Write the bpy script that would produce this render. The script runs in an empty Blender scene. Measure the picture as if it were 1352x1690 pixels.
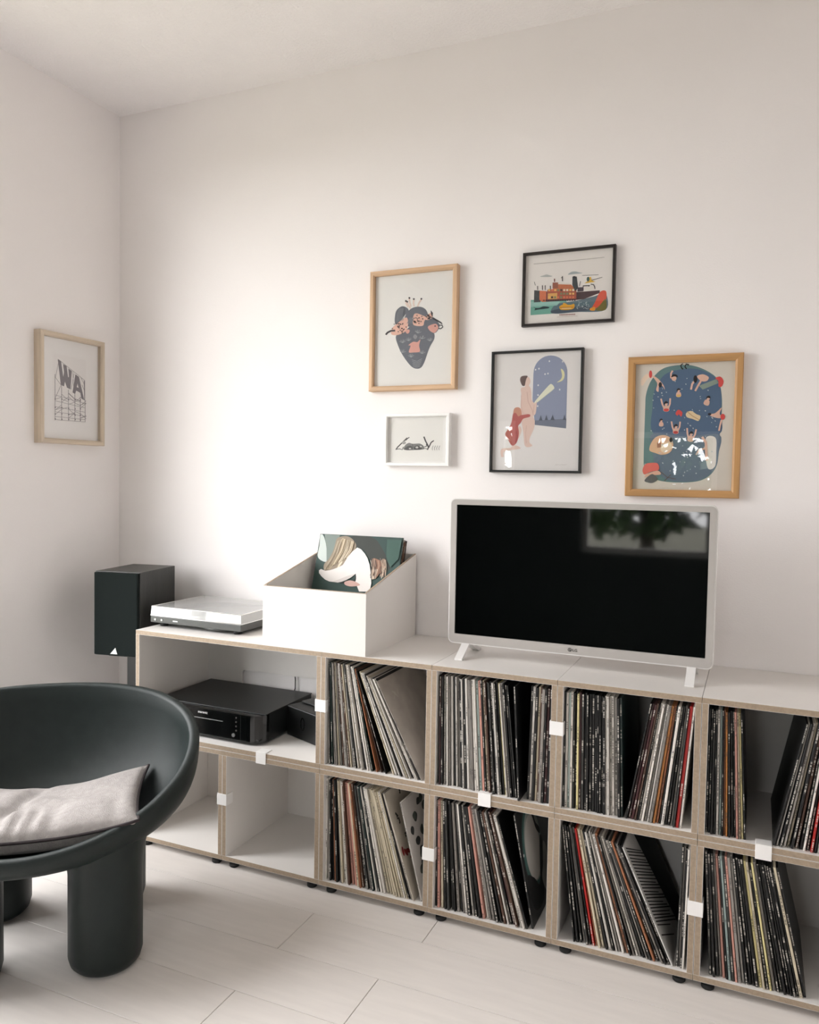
import bpy, math, random
import numpy as np
from mathutils import Vector, Matrix

R = math.radians
random.seed(7)
SC = bpy.context.scene
COL = SC.collection

# ------------------------------------------------------------------ camera
cam_d = bpy.data.cameras.new('camera')
cam = bpy.data.objects.new('camera', cam_d)
COL.objects.link(cam)
cam.location = (1.19264, -2.07429, 1.27362)
cam.rotation_euler = (1.52758518, -0.0173920, 0.413670)
cam_d.sensor_fit = 'VERTICAL'
cam_d.sensor_height = 24.0
cam_d.lens = 1306.942 / 1690 * 24.0
cam_d.clip_start = 0.05
SC.camera = cam

# ------------------------------------------------------------------ world
SKY = 15.5
w = bpy.data.worlds.new('overcast_sky')
SC.world = w
w.use_nodes = True
bg = w.node_tree.nodes['Background']
bg.inputs['Color'].default_value = (0.997, 0.98, 1.005, 1)
bg.inputs['Strength'].default_value = SKY

# windows of the room: (name, wall, a0, a1, z0, z1)
XL, XR, YB, YF, ZC = -1.1668, 2.35, 0.3856, -3.5, 2.6812
WIN_LEFT = (-1.50, -0.24, 0.30, 2.40)      # y0, y1, z0, z1 in the left wall
WIN_REAR = [(0.0, 0.92, 0.74, 1.66), (-0.80, -0.64, 1.10, 1.76)]   # x0, x1, z0, z1 behind the camera


def portal(name, loc, rot, sx, sy):
    l = bpy.data.lights.new(name, 'AREA')
    l.shape = 'RECTANGLE'
    l.size, l.size_y = sx, sy
    l.cycles.is_portal = True
    o = bpy.data.objects.new(name, l)
    o.location, o.rotation_euler = loc, rot
    COL.objects.link(o)


y0, y1, z0, z1 = WIN_LEFT
portal('daylight_portal', (XL - .16, (y0 + y1) / 2, (z0 + z1) / 2), (0, R(-90), 0), z1 - z0, y1 - y0)
for (x0, x1, z0, z1) in WIN_REAR:
    portal('daylight_portal', ((x0 + x1) / 2, YF - .16, (z0 + z1) / 2), (R(90), 0, 0), x1 - x0, z1 - z0)

SC.view_settings.view_transform = 'Standard'
SC.view_settings.look = 'None'
SC.view_settings.exposure = 0.0
SC.view_settings.gamma = 1.0
SC.view_settings.use_curve_mapping = False
SC.cycles.max_bounces = 10
SC.cycles.diffuse_bounces = 6
SC.cycles.transparent_max_bounces = 12
SC.cycles.caustics_reflective = False
SC.cycles.caustics_refractive = False
SC.cycles.use_denoising = True
SC.cycles.sample_clamp_indirect = 8


# ------------------------------------------------------------------ materials
def lin(c):
    return tuple((v / 255 / 12.92 if v / 255 <= .04045 else ((v / 255 + .055) / 1.055) ** 2.4) for v in c)


def new_mat(name):
    m = bpy.data.materials.new(name)
    m.use_nodes = True
    nt = m.node_tree
    return m, nt, nt.nodes['Principled BSDF']


def N(nt, t, **kw):
    n = nt.nodes.new(t)
    for k, v in kw.items():
        setattr(n, k, v)
    return n


def plain(name, rgb, rough=.5, var=.06, scale=20., bump=0., bscale=200., metal=0., spec=.5, stretch=(1, 1, 1), coat=0.):
    """procedural material: a noise-varied colour with optional fine relief"""
    m, nt, b = new_mat(name)
    L = nt.links
    tc = N(nt, 'ShaderNodeTexCoord')
    mp = N(nt, 'ShaderNodeMapping')
    mp.inputs['Scale'].default_value = stretch
    L.new(tc.outputs['Object'], mp.inputs['Vector'])
    nz = N(nt, 'ShaderNodeTexNoise')
    nz.inputs['Scale'].default_value = scale
    nz.inputs['Detail'].default_value = 4
    L.new(mp.outputs['Vector'], nz.inputs['Vector'])
    c = lin(rgb)
    rp = N(nt, 'ShaderNodeValToRGB')
    rp.color_ramp.elements[0].position = .3
    rp.color_ramp.elements[1].position = .7
    rp.color_ramp.elements[0].color = tuple(max(0, v * (1 - var)) for v in c) + (1,)
    rp.color_ramp.elements[1].color = tuple(min(1, v * (1 + var)) for v in c) + (1,)
    L.new(nz.outputs['Fac'], rp.inputs['Fac'])
    L.new(rp.outputs['Color'], b.inputs['Base Color'])
    b.inputs['Roughness'].default_value = rough
    b.inputs['Metallic'].default_value = metal
    b.inputs['Specular IOR Level'].default_value = spec
    b.inputs['Coat Weight'].default_value = coat
    if bump > 0:
        n2 = N(nt, 'ShaderNodeTexNoise')
        n2.inputs['Scale'].default_value = bscale
        n2.inputs['Detail'].default_value = 3
        L.new(tc.outputs['Object'], n2.inputs['Vector'])
        bp = N(nt, 'ShaderNodeBump')
        bp.inputs['Strength'].default_value = bump
        bp.inputs['Distance'].default_value = .004
        L.new(n2.outputs['Fac'], bp.inputs['Height'])
        L.new(bp.outputs['Normal'], b.inputs['Normal'])
    return m


def pane_mat(name, tint=(1, 1, 1), ior=1.45, rough=.0, painted_sheen=0.):
    """thin clear sheet: transparent with a Fresnel reflection"""
    m, nt, b = new_mat(name)
    nt.nodes.remove(b)
    L = nt.links
    out = nt.nodes['Material Output']
    tr = N(nt, 'ShaderNodeBsdfTransparent')
    tr.inputs['Color'].default_value = tint + (1,)
    gl = N(nt, 'ShaderNodeBsdfGlossy')
    gl.inputs['Roughness'].default_value = rough
    fr = N(nt, 'ShaderNodeFresnel')
    # the same reflection on both sides of the thin sheet
    ge = N(nt, 'ShaderNodeNewGeometry')
    io = N(nt, 'ShaderNodeMix', data_type='FLOAT')
    io.inputs[2].default_value = ior
    io.inputs[3].default_value = 1 / ior
    L.new(ge.outputs['Backfacing'], io.inputs[0])
    L.new(io.outputs[0], fr.inputs['IOR'])
    mx = N(nt, 'ShaderNodeMixShader')
    L.new(fr.outputs[0], mx.inputs[0])
    base = tr
    if painted_sheen:  # pale diffuse mixed in, imitating a bright reflection on the sheet
        df = N(nt, 'ShaderNodeBsdfDiffuse')
        df.inputs['Color'].default_value = (.85, .85, .84, 1)
        base = N(nt, 'ShaderNodeMixShader')
        base.inputs[0].default_value = painted_sheen
        L.new(tr.outputs[0], base.inputs[1])
        L.new(df.outputs[0], base.inputs[2])
    L.new(base.outputs[0], mx.inputs[1])
    L.new(gl.outputs[0], mx.inputs[2])
    L.new(mx.outputs[0], out.inputs['Surface'])
    return m


M = {}
M['wall'] = plain('wall_paint', (243, 239, 238), .85, .012, 3, .10, 260)
M['wall_side'] = plain('side_wall_paint', (240, 237, 236), .85, .02, 3, .1, 260)
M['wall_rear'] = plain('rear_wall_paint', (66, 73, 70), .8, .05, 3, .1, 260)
M['ceiling'] = plain('ceiling_stucco', (243, 240, 240), .9, .02, 4, .9, 110)
M['plank'] = plain('white_floor_laminate', (224, 218, 213), .42, .035, 5, .05, 90, stretch=(1, 9, 1))
M['joint'] = plain('floor_joint', (140, 130, 120), .9, .05)
M['white'] = plain('white_melamine', (226, 222, 218), .45, .012, 8)
M['ply'] = plain('plywood_edge', (158, 140, 120), .6, .12, 30, .12, 300, stretch=(6, 6, 6))
M['clip'] = plain('white_plastic', (240, 238, 236), .35, .01)
M['black'] = plain('black_plastic', (16, 17, 17), .35, .2, 60)
M['gloss_black'] = plain('gloss_black_plastic', (7, 8, 8), .12, .2, 60)
M['black_metal'] = plain('black_sheet_metal', (20, 22, 22), .38, .1, 400, .12, 500)
M['rubber'] = plain('rubber', (14, 14, 14), .7, .1)
M['grille'] = plain('speaker_grille_cloth', (17, 25, 24), .85, .25, 900, .5, 900, spec=.2)
M['vinyl_wrap'] = plain('black_ash_wrap', (38, 38, 36), .38, .25, 60, .1, 200, stretch=(1, 1, .1))
M['silver'] = plain('silver', (205, 205, 205), .3, .03, metal=.9)
M['logo_white'] = plain('logo_white', (235, 235, 235), .4, .01)
M['logo_grey'] = plain('logo_grey', (70, 66, 64), .4, .01)
M['tv_bezel'] = plain('silver_grey_bezel', (184, 179, 175), .35, .015, 30, metal=.15)
M['tv_rim'] = plain('white_tv_rim', (232, 230, 228), .3, .01)
M['screen'] = plain('tv_screen', (3, 4, 4), .04, .1, spec=.5)
M['chair'] = plain('dark_green_polyethylene', (26, 34, 33), .42, .12, 30, .22, 700, spec=.3)
M['cushion'] = plain('grey_wool', (162, 156, 153), .95, .10, 70, .9, 420)
M['piping'] = plain('dark_piping', (45, 36, 38), .8, .1)
M['plinth'] = plain('turntable_plinth', (62, 64, 62), .35, .06, 40)
M['cover'] = pane_mat('clear_acrylic', (.96, .97, .97), 1.65, .03, .45)  # clear cover; whiteness of the bright wall mirrored in it is put into the colour
M['glass'] = pane_mat('picture_glass', (.99, .99, .99), 1.5)
M['window_glass'] = pane_mat('window_glass', (.97, .98, .97), 1.3)
M['leaf'] = plain('leaf', (60, 92, 34), .6, .4, 3)
M['bark'] = plain('bark', (70, 55, 42), .9, .3, 8)
M['ground'] = plain('ground', (120, 118, 105), .95, .2, .5)
M['cord'] = plain('cord', (12, 12, 12), .6, .1)
M['stone'] = plain('stone_print', (160, 151, 142), .5, .22, 9)


def wood(name, rgb, axis, rough=.5, var=.16):
    s = [60, 60, 60]
    s[axis] = 4
    return plain(name, rgb, rough, var, 1.0, .05, 300, stretch=tuple(s))


# print ink: one flat colour for each face, from the colour attribute
def ink_mat():
    m, nt, b = new_mat('print_ink')
    at = N(nt, 'ShaderNodeAttribute', attribute_name='ink')
    nt.links.new(at.outputs['Color'], b.inputs['Base Color'])
    b.inputs['Roughness'].default_value = .7
    return m


M['ink'] = ink_mat()


def spine_mat(name, spine):
    """cardboard sleeve; the object's own colour, with rows of small lettering on the spine"""
    m, nt, b = new_mat(name)
    L = nt.links
    oi = N(nt, 'ShaderNodeObjectInfo')
    tc = N(nt, 'ShaderNodeTexCoord')
    nz = N(nt, 'ShaderNodeTexNoise')
    nz.inputs['Scale'].default_value = 30
    L.new(tc.outputs['Object'], nz.inputs['Vector'])
    mul = N(nt, 'ShaderNodeMixRGB', blend_type='MULTIPLY')
    mul.inputs[0].default_value = .3
    L.new(oi.outputs['Color'], mul.inputs[1])
    L.new(nz.outputs['Fac'], mul.inputs[2])
    b.inputs['Roughness'].default_value = .45
    if not spine:
        L.new(mul.outputs[0], b.inputs['Base Color'])
        return m
    sp = N(nt, 'ShaderNodeSeparateXYZ')
    L.new(tc.outputs['Object'], sp.inputs[0])

    def mth(op, a, bb=None, c=None):
        n = N(nt, 'ShaderNodeMath', operation=op)
        for i, v in enumerate((a, bb, c)):
            if v is None:
                continue
            if isinstance(v, (int, float)):
                n.inputs[i].default_value = v
            else:
                L.new(v, n.inputs[i])
        return n.outputs[0]
    # letters: fine 1D noise along the spine, gated by a coarse noise (where a title stands) and the middle of the spine
    rnd = mth('MULTIPLY', oi.outputs['Random'], 57.0)

    def n1d(scale, off):
        n = N(nt, 'ShaderNodeTexNoise', noise_dimensions='2D')
        n.inputs['Scale'].default_value = 1
        n.inputs['Detail'].default_value = 1
        cb = N(nt, 'ShaderNodeCombineXYZ')
        L.new(mth('MULTIPLY', sp.outputs['Z'], scale), cb.inputs[0])
        L.new(mth('ADD', rnd, off), cb.inputs[1])
        L.new(cb.outputs[0], n.inputs['Vector'])
        return n.outputs['Fac']
    letters = mth('GREATER_THAN', n1d(380, 0.), .47)
    gate = mth('GREATER_THAN', n1d(15, 9.), .56)
    mid = mth('LESS_THAN', mth('ABSOLUTE', sp.outputs['X']), .00105)
    mask = mth('MULTIPLY', mth('MULTIPLY', letters, gate), mid)
    bw = N(nt, 'ShaderNodeRGBToBW')
    L.new(oi.outputs['Color'], bw.inputs[0])
    darktxt = mth('GREATER_THAN', bw.outputs[0], .18)
    tcol = N(nt, 'ShaderNodeMixRGB')
    tcol.inputs[1].default_value = (.62, .58, .52, 1)
    tcol.inputs[2].default_value = (.06, .05, .05, 1)
    L.new(darktxt, tcol.inputs[0])
    fin = N(nt, 'ShaderNodeMixRGB')
    L.new(mth('MULTIPLY', mask, .8), fin.inputs[0])
    L.new(mul.outputs[0], fin.inputs[1])
    L.new(tcol.outputs[0], fin.inputs[2])
    L.new(fin.outputs[0], b.inputs['Base Color'])
    return m


M['sleeve'] = spine_mat('record_sleeve_card', False)
M['spine'] = spine_mat('record_spine_print', True)


# ------------------------------------------------------------------ mesh helpers
class MB:
    def __init__(self, off=(0, 0, 0)):
        self.v, self.f, self.m, self.off, self.smooth = [], [], [], off, []

    def add(self, vs, fs, mat=0, smooth=False):
        n = len(self.v)
        o = self.off
        self.v += [(a - o[0], b - o[1], c - o[2]) for a, b, c in vs]
        for i, f in enumerate(fs):
            self.f.append(tuple(n + k for k in f))
            self.m.append(mat[i] if isinstance(mat, (list, tuple)) else mat)
            self.smooth.append(smooth)
        return self

    def box(self, x0, x1, y0, y1, z0, z1, mat=0):
        # face order: bottom, top, front(-y), right, back, left
        return self.add([(x0, y0, z0), (x1, y0, z0), (x1, y1, z0), (x0, y1, z0), (x0, y0, z1), (x1, y0, z1), (x1, y1, z1), (x0, y1, z1)],
                        [(0, 3, 2, 1), (4, 5, 6, 7), (0, 1, 5, 4), (1, 2, 6, 5), (2, 3, 7, 6), (3, 0, 4, 7)], mat)

    def prism(self, poly, axis, a, b, mat=0, smooth=False):
        """poly: 2D points; extruded along axis from a to b (axis 0: (y,z), 1: (x,z), 2: (x,y))"""
        def P(p, t):
            return [(t, p[0], p[1]), (p[0], t, p[1]), (p[0], p[1], t)][axis]
        n = len(poly)
        vs = [P(p, a) for p in poly] + [P(p, b) for p in poly]
        fs = [tuple(range(n))[::-1], tuple(range(n, 2 * n))] + [(i, (i + 1) % n, n + (i + 1) % n, n + i) for i in range(n)]
        area = sum(poly[i][0] * poly[(i + 1) % n][1] - poly[(i + 1) % n][0] * poly[i][1] for i in range(n))
        flip = (area < 0) ^ (b < a) ^ (axis == 1)
        if flip:
            fs = [f[::-1] for f in fs]
        return self.add(vs, fs, mat, smooth)

    def lathe(self, prof, cx, cy, n=32, mat=0, smooth=True, cap=True):
        """prof: list of (r, z) from bottom to top around a vertical axis"""
        vs, fs = [], []
        for r, z in prof:
            for k in range(n):
                t = 2 * math.pi * k / n
                vs.append((cx + r * math.cos(t), cy + r * math.sin(t), z))
        for j in range(len(prof) - 1):
            for k in range(n):
                a, b = j * n + k, j * n + (k + 1) % n
                fs.append((a, b, b + n, a + n))
        if cap:
            fs.append(tuple(range(n))[::-1])
            fs.append(tuple((len(prof) - 1) * n + k for k in range(n)))
        return self.add(vs, fs, mat, smooth)

    def tube(self, pts, r, n=8, mat=0, closed=False):
        pts = [Vector(p) for p in pts]
        vs, fs = [], []
        m = len(pts)
        for i, p in enumerate(pts):
            if closed:
                d = pts[(i + 1) % m] - pts[i - 1]
            else:
                d = pts[min(i + 1, m - 1)] - pts[max(i - 1, 0)]
            d.normalize()
            u = d.cross(Vector((0, 0, 1)))
            if u.length < 1e-4:
                u = d.cross(Vector((1, 0, 0)))
            u.normalize()
            v = d.cross(u)
            rr = r[i] if isinstance(r, (list, tuple)) else r
            for k in range(n):
                t = 2 * math.pi * k / n
                vs.append(tuple(p + rr * (math.cos(t) * u + math.sin(t) * v)))
        for i in range(m if closed else m - 1):
            for k in range(n):
                a, b = i * n + k, i * n + (k + 1) % n
                c, d2 = ((i + 1) % m) * n + (k + 1) % n, ((i + 1) % m) * n + k
                fs.append((a, b, c, d2))
        if not closed:
            fs.append(tuple(range(n))[::-1])
            fs.append(tuple((m - 1) * n + k for k in range(n)))
        return self.add(vs, fs, mat, True)

    def mesh(self, name, mats):
        me = bpy.data.meshes.new(name)
        me.from_pydata(self.v, [], self.f)
        for mm in mats:
            me.materials.append(mm)
        me.polygons.foreach_set('material_index', self.m)
        me.polygons.foreach_set('use_smooth', self.smooth)
        me.update()
        return me

    def build(self, name, mats, parent=None, bevel=0, loc=None):
        if not isinstance(mats, (list, tuple)):
            mats = [mats]
        return link(name, self.mesh(name, mats), parent, bevel, loc)


def link(name, me, parent=None, bevel=0, loc=None):
    o = bpy.data.objects.new(name, me)
    COL.objects.link(o)
    o.parent = parent
    if loc is not None:
        o.location = loc
    if bevel:
        md = o.modifiers.new('bevel', 'BEVEL')
        md.width = bevel
        md.segments = 2
        md.limit_method = 'ANGLE'
    return o


def tag(o, label, cat, group=None):
    o['label'], o['category'] = label, cat
    if group:
        o['group'] = group
    return o


def thing(name, label, cat, loc=(0, 0, 0), rz=0., group=None):
    o = bpy.data.objects.new(name, None)
    COL.objects.link(o)
    o.location = loc
    o.rotation_euler = (0, 0, rz)
    o.empty_display_size = .05
    return tag(o, label, cat, group)


def struct(o):
    o['kind'] = 'structure'
    return o


def rrect(x0, x1, z0, z1, r, n=5):
    P = []
    for cx, cz, a in ((x1 - r, z0 + r, -90), (x1 - r, z1 - r, 0), (x0 + r, z1 - r, 90), (x0 + r, z0 + r, 180)):
        for k in range(n + 1):
            t = R(a + 90 * k / n)
            P.append((cx + r * math.cos(t), cz + r * math.sin(t)))
    return P


def text_mesh(name, body, size, mat, parent, loc, rot=(R(90), 0, 0), depth=.0004):
    cu = bpy.data.curves.new(name, 'FONT')
    cu.body, cu.size, cu.extrude = body, size, depth
    cu.resolution_u = 3
    tmp = bpy.data.objects.new('tmp_text', cu)
    COL.objects.link(tmp)
    bpy.context.view_layer.update()
    me = bpy.data.meshes.new_from_object(tmp.evaluated_get(bpy.context.evaluated_depsgraph_get()))
    bpy.data.objects.remove(tmp)
    bpy.data.curves.remove(cu)
    me.name = name
    me.materials.clear()
    me.materials.append(mat)
    o = link(name, me, parent, 0, loc)
    o.rotation_euler = rot
    return o


# ------------------------------------------------------------------ the room
T_ = .16
floor = struct(MB().box(XL - T_, XR + T_, YF - T_, YB + T_, -.10, -.006).build('floor', M['joint']))
# white laminate planks, long joints run along the picture wall
PW, PL, GAP = .1917, 1.285, .0008
joint_x = {0: .392, 1: .050, 2: .353, 3: .052, 4: .72, 5: .21}
row = 0
ytop = YB - .0
rows = []
k = 3
yy = -.1105 + 3 * PW
while yy > YF:
    rows.append((yy - PW, yy, round((-.1105 + PW - yy) / PW)))
    yy -= PW
plank_cache = {}
for (ya, yb, idx) in rows:
    ya2, yb2 = max(ya, YF), min(yb, YB)
    if yb2 - ya2 < .01:
        continue
    jx = joint_x.get(idx, (idx * .47) % PL)
    x = jx - PL * 4
    while x < XR:
        a, b = max(x, XL), min(x + PL, XR)
        if b - a > .01:
            key = (round(b - a, 4), round(yb2 - ya2, 4))
            if key not in plank_cache:
                L2, W2 = (b - a) / 2 - GAP, (yb2 - ya2) / 2 - GAP
                e = .0006
                mb = MB()
                vs = [(-L2, -W2, -.006), (L2, -W2, -.006), (L2, W2, -.006), (-L2, W2, -.006),
                      (-L2, -W2, -e), (L2, -W2, -e), (L2, W2, -e), (-L2, W2, -e),
                      (-L2 + e, -W2 + e, 0), (L2 - e, -W2 + e, 0), (L2 - e, W2 - e, 0), (-L2 + e, W2 - e, 0)]
                fs = [(8, 9, 10, 11)] + [(i, (i + 1) % 4, 4 + (i + 1) % 4, 4 + i) for i in range(4)] + [(4 + i, 4 + (i + 1) % 4, 8 + (i + 1) % 4, 8 + i) for i in range(4)]
                plank_cache[key] = mb.add(vs, fs).mesh('plank', [M['plank']])
            link('plank', plank_cache[key], floor, 0, ((a + b) / 2, (ya2 + yb2) / 2, 0))
        x += PL

struct(MB().box(XL - T_, XR + T_, YB, YB + T_, 0, ZC).build('wall_back', M['wall']))
struct(MB().box(XR, XR + T_, YF, YB, 0, ZC).build('wall_right', M['wall_side']))
struct(MB().box(XL - T_, XR + T_, YF - T_, YB + T_, ZC, ZC + .12).build('ceiling', M['ceiling']))


def holed(mb, ax, w0, w1, a0, a1, holes):
    """wall slab between w0,w1 (thickness) and a0,a1 with window holes (p0,p1,z0,z1)"""
    def bx(p, q, zz0, zz1):
        if q - p < 1e-4 or zz1 - zz0 < 1e-4:
            return
        if ax == 'x':
            mb.box(p, q, w0, w1, zz0, zz1)
        else:
            mb.box(w0, w1, p, q, zz0, zz1)
    cur = a0
    for (p, q, zz0, zz1) in sorted(holes):
        bx(cur, p, 0, ZC)
        bx(p, q, 0, zz0)
        bx(p, q, zz1, ZC)
        cur = q
    bx(cur, a1, 0, ZC)
    return mb


struct(holed(MB(), 'y', XL - T_, XL, YF, YB, [WIN_LEFT]).build('wall_left', M['wall']))
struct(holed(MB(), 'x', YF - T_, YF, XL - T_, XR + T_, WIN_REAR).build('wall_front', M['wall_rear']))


def window(n, ax, w, p, q, zz0, zz1, mullions):
    root = bpy.data.objects.new('window_%d' % n, None)
    COL.objects.link(root)
    struct(root)
    fw = .045

    def bar(name, a, b, c, d, t=.05, mat=None):
        mb = MB()
        if ax == 'x':
            mb.box(a, b, w - t / 2, w + t / 2, c, d)
        else:
            mb.box(w - t / 2, w + t / 2, a, b, c, d)
        mb.build(name, mat or M['clip'], root)
    bar('window_frame', p, q, zz0, zz0 + fw)
    bar('window_frame', p, q, zz1 - fw, zz1)
    bar('window_frame', p, p + fw, zz0 + fw, zz1 - fw)
    bar('window_frame', q - fw, q, zz0 + fw, zz1 - fw)
    xs = [p + fw] + [p + (q - p) * k for k in mullions] + [q - fw]
    for k in xs[1:-1]:
        bar('mullion', k - .025, k + .025, zz0 + fw, zz1 - fw)
    for a, b in zip(xs[:-1], xs[1:]):
        bar('pane', a, b, zz0 + fw, zz1 - fw, .004, M['window_glass'])


window(1, 'y', XL - .09, *WIN_LEFT, [.5])
window(2, 'x', YF - .09, *WIN_REAR[0], [])
window(3, 'x', YF - .09, *WIN_REAR[1], [])

struct(MB().box(-30, 30, -30, 30, -.5, -.4).build('ground', M['ground']))

# ------------------------------------------------------------------ shelving: separate plywood cubes
A_, WT, ZF, DEP = .3618, .015, .022, .3830     # cube pitch along x, wall, foot height, depth
AH = .36
LAM = .0006


def panel(mb, x0, x1, y0, y1, z0, z1, thin):
    """a laminated board: white faces, bare plywood front edge between two thin white skins; thin = 'x' or 'z'"""
    mb.box(x0, x1, y0 + .0008, y1, z0, z1, 0)
    if thin == 'x':
        mb.box(x0, x0 + LAM, y0, y0 + .0008, z0, z1, 0)
        mb.box(x1 - LAM, x1, y0, y0 + .0008, z0, z1, 0)
        mb.box(x0 + LAM, x1 - LAM, y0, y0 + .0008, z0, z1, 1)
    else:
        mb.box(x0, x1, y0, y0 + .0008, z0, z0 + LAM, 0)
        mb.box(x0, x1, y0, y0 + .0008, z1 - LAM, z1, 0)
        mb.box(x0, x1, y0, y0 + .0008, z0 + LAM, z1 - LAM, 1)
    return mb


foot_me = MB().lathe([(.014, 0), (.016, .002), (.016, .010), (.012, .013), (.008, .014), (.008, .0225)], 0, 0, 20).mesh('foot', [M['rubber']])
G_ = .0006


def cube(xa, xb, row, label, feet=False, notch=None):
    zb = ZF + row * AH
    zt = zb + AH
    xa, xb, zb2, zt2 = xa + G_, xb - G_, zb + (G_ if row else 0), zt - (0 if row else G_)
    o = thing('shelf_cube', label, 'shelf cube', ((xa + xb) / 2, DEP / 2, zb2 if not feet else 0), 0, 'plywood shelf cubes')
    off = tuple(o.location)
    mm = [M['white'], M['ply']]
    panel(MB(off), xa, xb, 0, DEP, zt2 - WT, zt2, 'z').build('top_panel', mm, o)
    panel(MB(off), xa, xb, 0, DEP, zb2, zb2 + WT, 'z').build('bottom_panel', mm, o)
    panel(MB(off), xa, xa + WT, 0, DEP, zb2 + WT, zt2 - WT, 'x').build('side_panel', mm, o)
    panel(MB(off), xb - WT, xb, 0, DEP, zb2 + WT, zt2 - WT, 'x').build('side_panel', mm, o)
    y0b, y1b = DEP - .012, DEP - .002
    X0, X1, Z0, Z1 = xa + WT, xb - WT, zb2 + WT, zt2 - WT
    if notch:
        n0, n1, nz, r = notch
        arc = [(n0 + r - r * math.cos(R(t)), nz - r + r * math.sin(R(t))) for t in (0, 22, 45, 67, 90)]
        arc2 = [(n1 - r + r * math.sin(R(t)), nz - r + r * math.cos(R(t))) for t in (0, 22, 45, 67, 90)]
        poly = [(X0, Z0), (n0, Z0)] + arc + arc2 + [(n1, Z0), (X1, Z0), (X1, Z1), (X0, Z1)]
        MB(off).prism(poly, 1, y0b, y1b).build('back_panel', M['white'], o)
    else:
        MB(off).box(X0, X1, y0b, y1b, Z0, Z1).build('back_panel', M['white'], o)
    if feet:
        for fx in (xa + .034, xb - .034):
            for fy in (.022, DEP - .05):
                link('foot', foot_me, o, 0, (fx - off[0], fy - off[1], 0))
    return o


cube(-2 * A_, 0, 1, 'wide open shelf cube holding the black disc player, under the turntable', False, (-.553, -.167, .545, .016))
cube(-2 * A_, -A_, 0, 'empty bottom shelf cube half hidden behind the dark chair', True)
cube(-A_, 0, 0, 'empty bottom shelf cube with white interior, right of the chair', True)
cell_name = {}
for i, (nm, up, lo) in enumerate([
        ('c1', 'upper shelf cube of pale leaning records, directly beneath the white crate', 'lower shelf cube of pale leaning records, below the white crate'),
        ('c2', "upper shelf cube of records under the television's left half", "lower shelf cube of records with the moon sleeve, below the television's left half"),
        ('c3', "upper shelf cube of records under the television's right half", "lower shelf cube with the red record spine, below the television's right half"),
        ('c4', 'upper shelf cube with a wide gap between records, at the right picture edge', 'lower shelf cube of mostly black records, at the right picture edge')]):
    cube(i * A_, (i + 1) * A_, 1, up)
    cube(i * A_, (i + 1) * A_, 0, lo, True)

TOP = ZF + 2 * AH       # worktop height

# white clips that hold neighbouring cubes together


def clip_mesh(half):
    """U shaped clip around two boards; half: half width over the boards"""
    t = .0028
    mb = MB()
    poly = [(-half - t, -t), (half + t, -t), (half + t, .032), (half, .034), (half, 0), (-half, 0), (-half, .034), (-half - t, .032)]
    return mb.prism(poly, 2, -.0185, .0185).mesh('clip', [M['clip']])


clip_me = clip_mesh(WT + G_ + .0004)
for x, z, horiz, lab in [
        (0, .577, 0, 'white plastic clip joining the wide open shelf to the first record cube'),
        (-.213, ZF + AH, 1, 'white plastic clip on the shelf edge under the black disc player'),
        (-A_, .222, 0, 'white plastic clip between the two empty bottom cubes'),
        (.527, ZF + AH, 1, "white plastic clip between the upper and lower cubes under the television's left half"),
        (2 * A_, .612, 0, "white plastic clip on the upright below the television's middle"),
        (A_, .193, 0, 'white plastic clip on the lower upright beside the moon sleeve'),
        (3 * A_, .206, 0, 'white plastic clip on the lower right upright beside the mostly black records'),
        (1.236, ZF + AH, 1, 'white plastic clip nearest the right picture edge')]:
    o = link('connector_clip', clip_me, None, .0008, (x, 0, z))
    if horiz:
        o.rotation_euler = (0, R(90), 0)
    tag(o, lab, 'clip', 'white connector clips')

# ------------------------------------------------------------------ records
RS = .315


def sleeve_mesh(name, t=.004, mats=None):
    """card sleeve: rounded spine in front, slightly puffed middle, slot for the disc at the back"""
    h = t / 2
    prof = [(-h * .62, 0), (h * .62, 0), (h, .0012), (h, .03), (h * 1.06, .16), (h, RS - .004), (h * .9, RS), (h * .5, RS), (h * .4, RS - .012),
            (-h * .4, RS - .012), (-h * .5, RS), (-h * .9, RS), (-h, RS - .004), (-h * 1.06, .16), (-h, .03), (-h, .0012)]
    n = len(prof)
    mb = MB()
    vs = [(x, y, 0) for x, y in prof] + [(x, y, RS) for x, y in prof]
    fs = [tuple(range(n))[::-1], tuple(range(n, 2 * n))] + [(i, (i + 1) % n, n + (i + 1) % n, n + i) for i in range(n)]
    mi = [0, 0] + [1 if i in (0, 1, n - 1) else 0 for i in range(n)]
    mb.add(vs, fs, mi)
    return mb.mesh(name, mats or [M['sleeve'], M['spine']])


sleeve_me = sleeve_mesh('record_sleeve')
PAL = {'k': ((14, 13, 13), 'black'), 'd': ((52, 52, 50), 'dark grey'), 'w': ((222, 216, 208), 'white'), 'c': ((208, 196, 172), 'cream'),
       'g': ((142, 136, 130), 'grey'), 'b': ((84, 60, 48), 'brown'), 'r': ((190, 34, 30), 'red'), 'o': ((196, 128, 66), 'orange'),
       'n': ((170, 112, 80), 'tan'), 't': ((26, 46, 44), 'dark teal'), 'p': ((206, 150, 136), 'pink'), 'y': ((216, 204, 150), 'pale yellow'),
       'l': ((168, 184, 180), 'pale blue'), 'm': ((64, 30, 32), 'maroon'),
       'G': ((150, 142, 134), 'grey'), 'F': ((188, 180, 166), 'cream'), 'S': ((176, 170, 164), 'grey'), 'K': ((12, 12, 12), 'black'),
       'M': ((10, 11, 12), 'black'), 'I': ((214, 212, 208), 'white')}
ORD = ['', 'first', 'second', 'third', 'fourth', 'fifth', 'sixth', 'seventh', 'eighth', 'ninth', 'tenth', 'eleventh', 'twelfth', 'thirteenth',
       'fourteenth', 'fifteenth', 'sixteenth', 'seventeenth', 'eighteenth', 'nineteenth']


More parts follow.
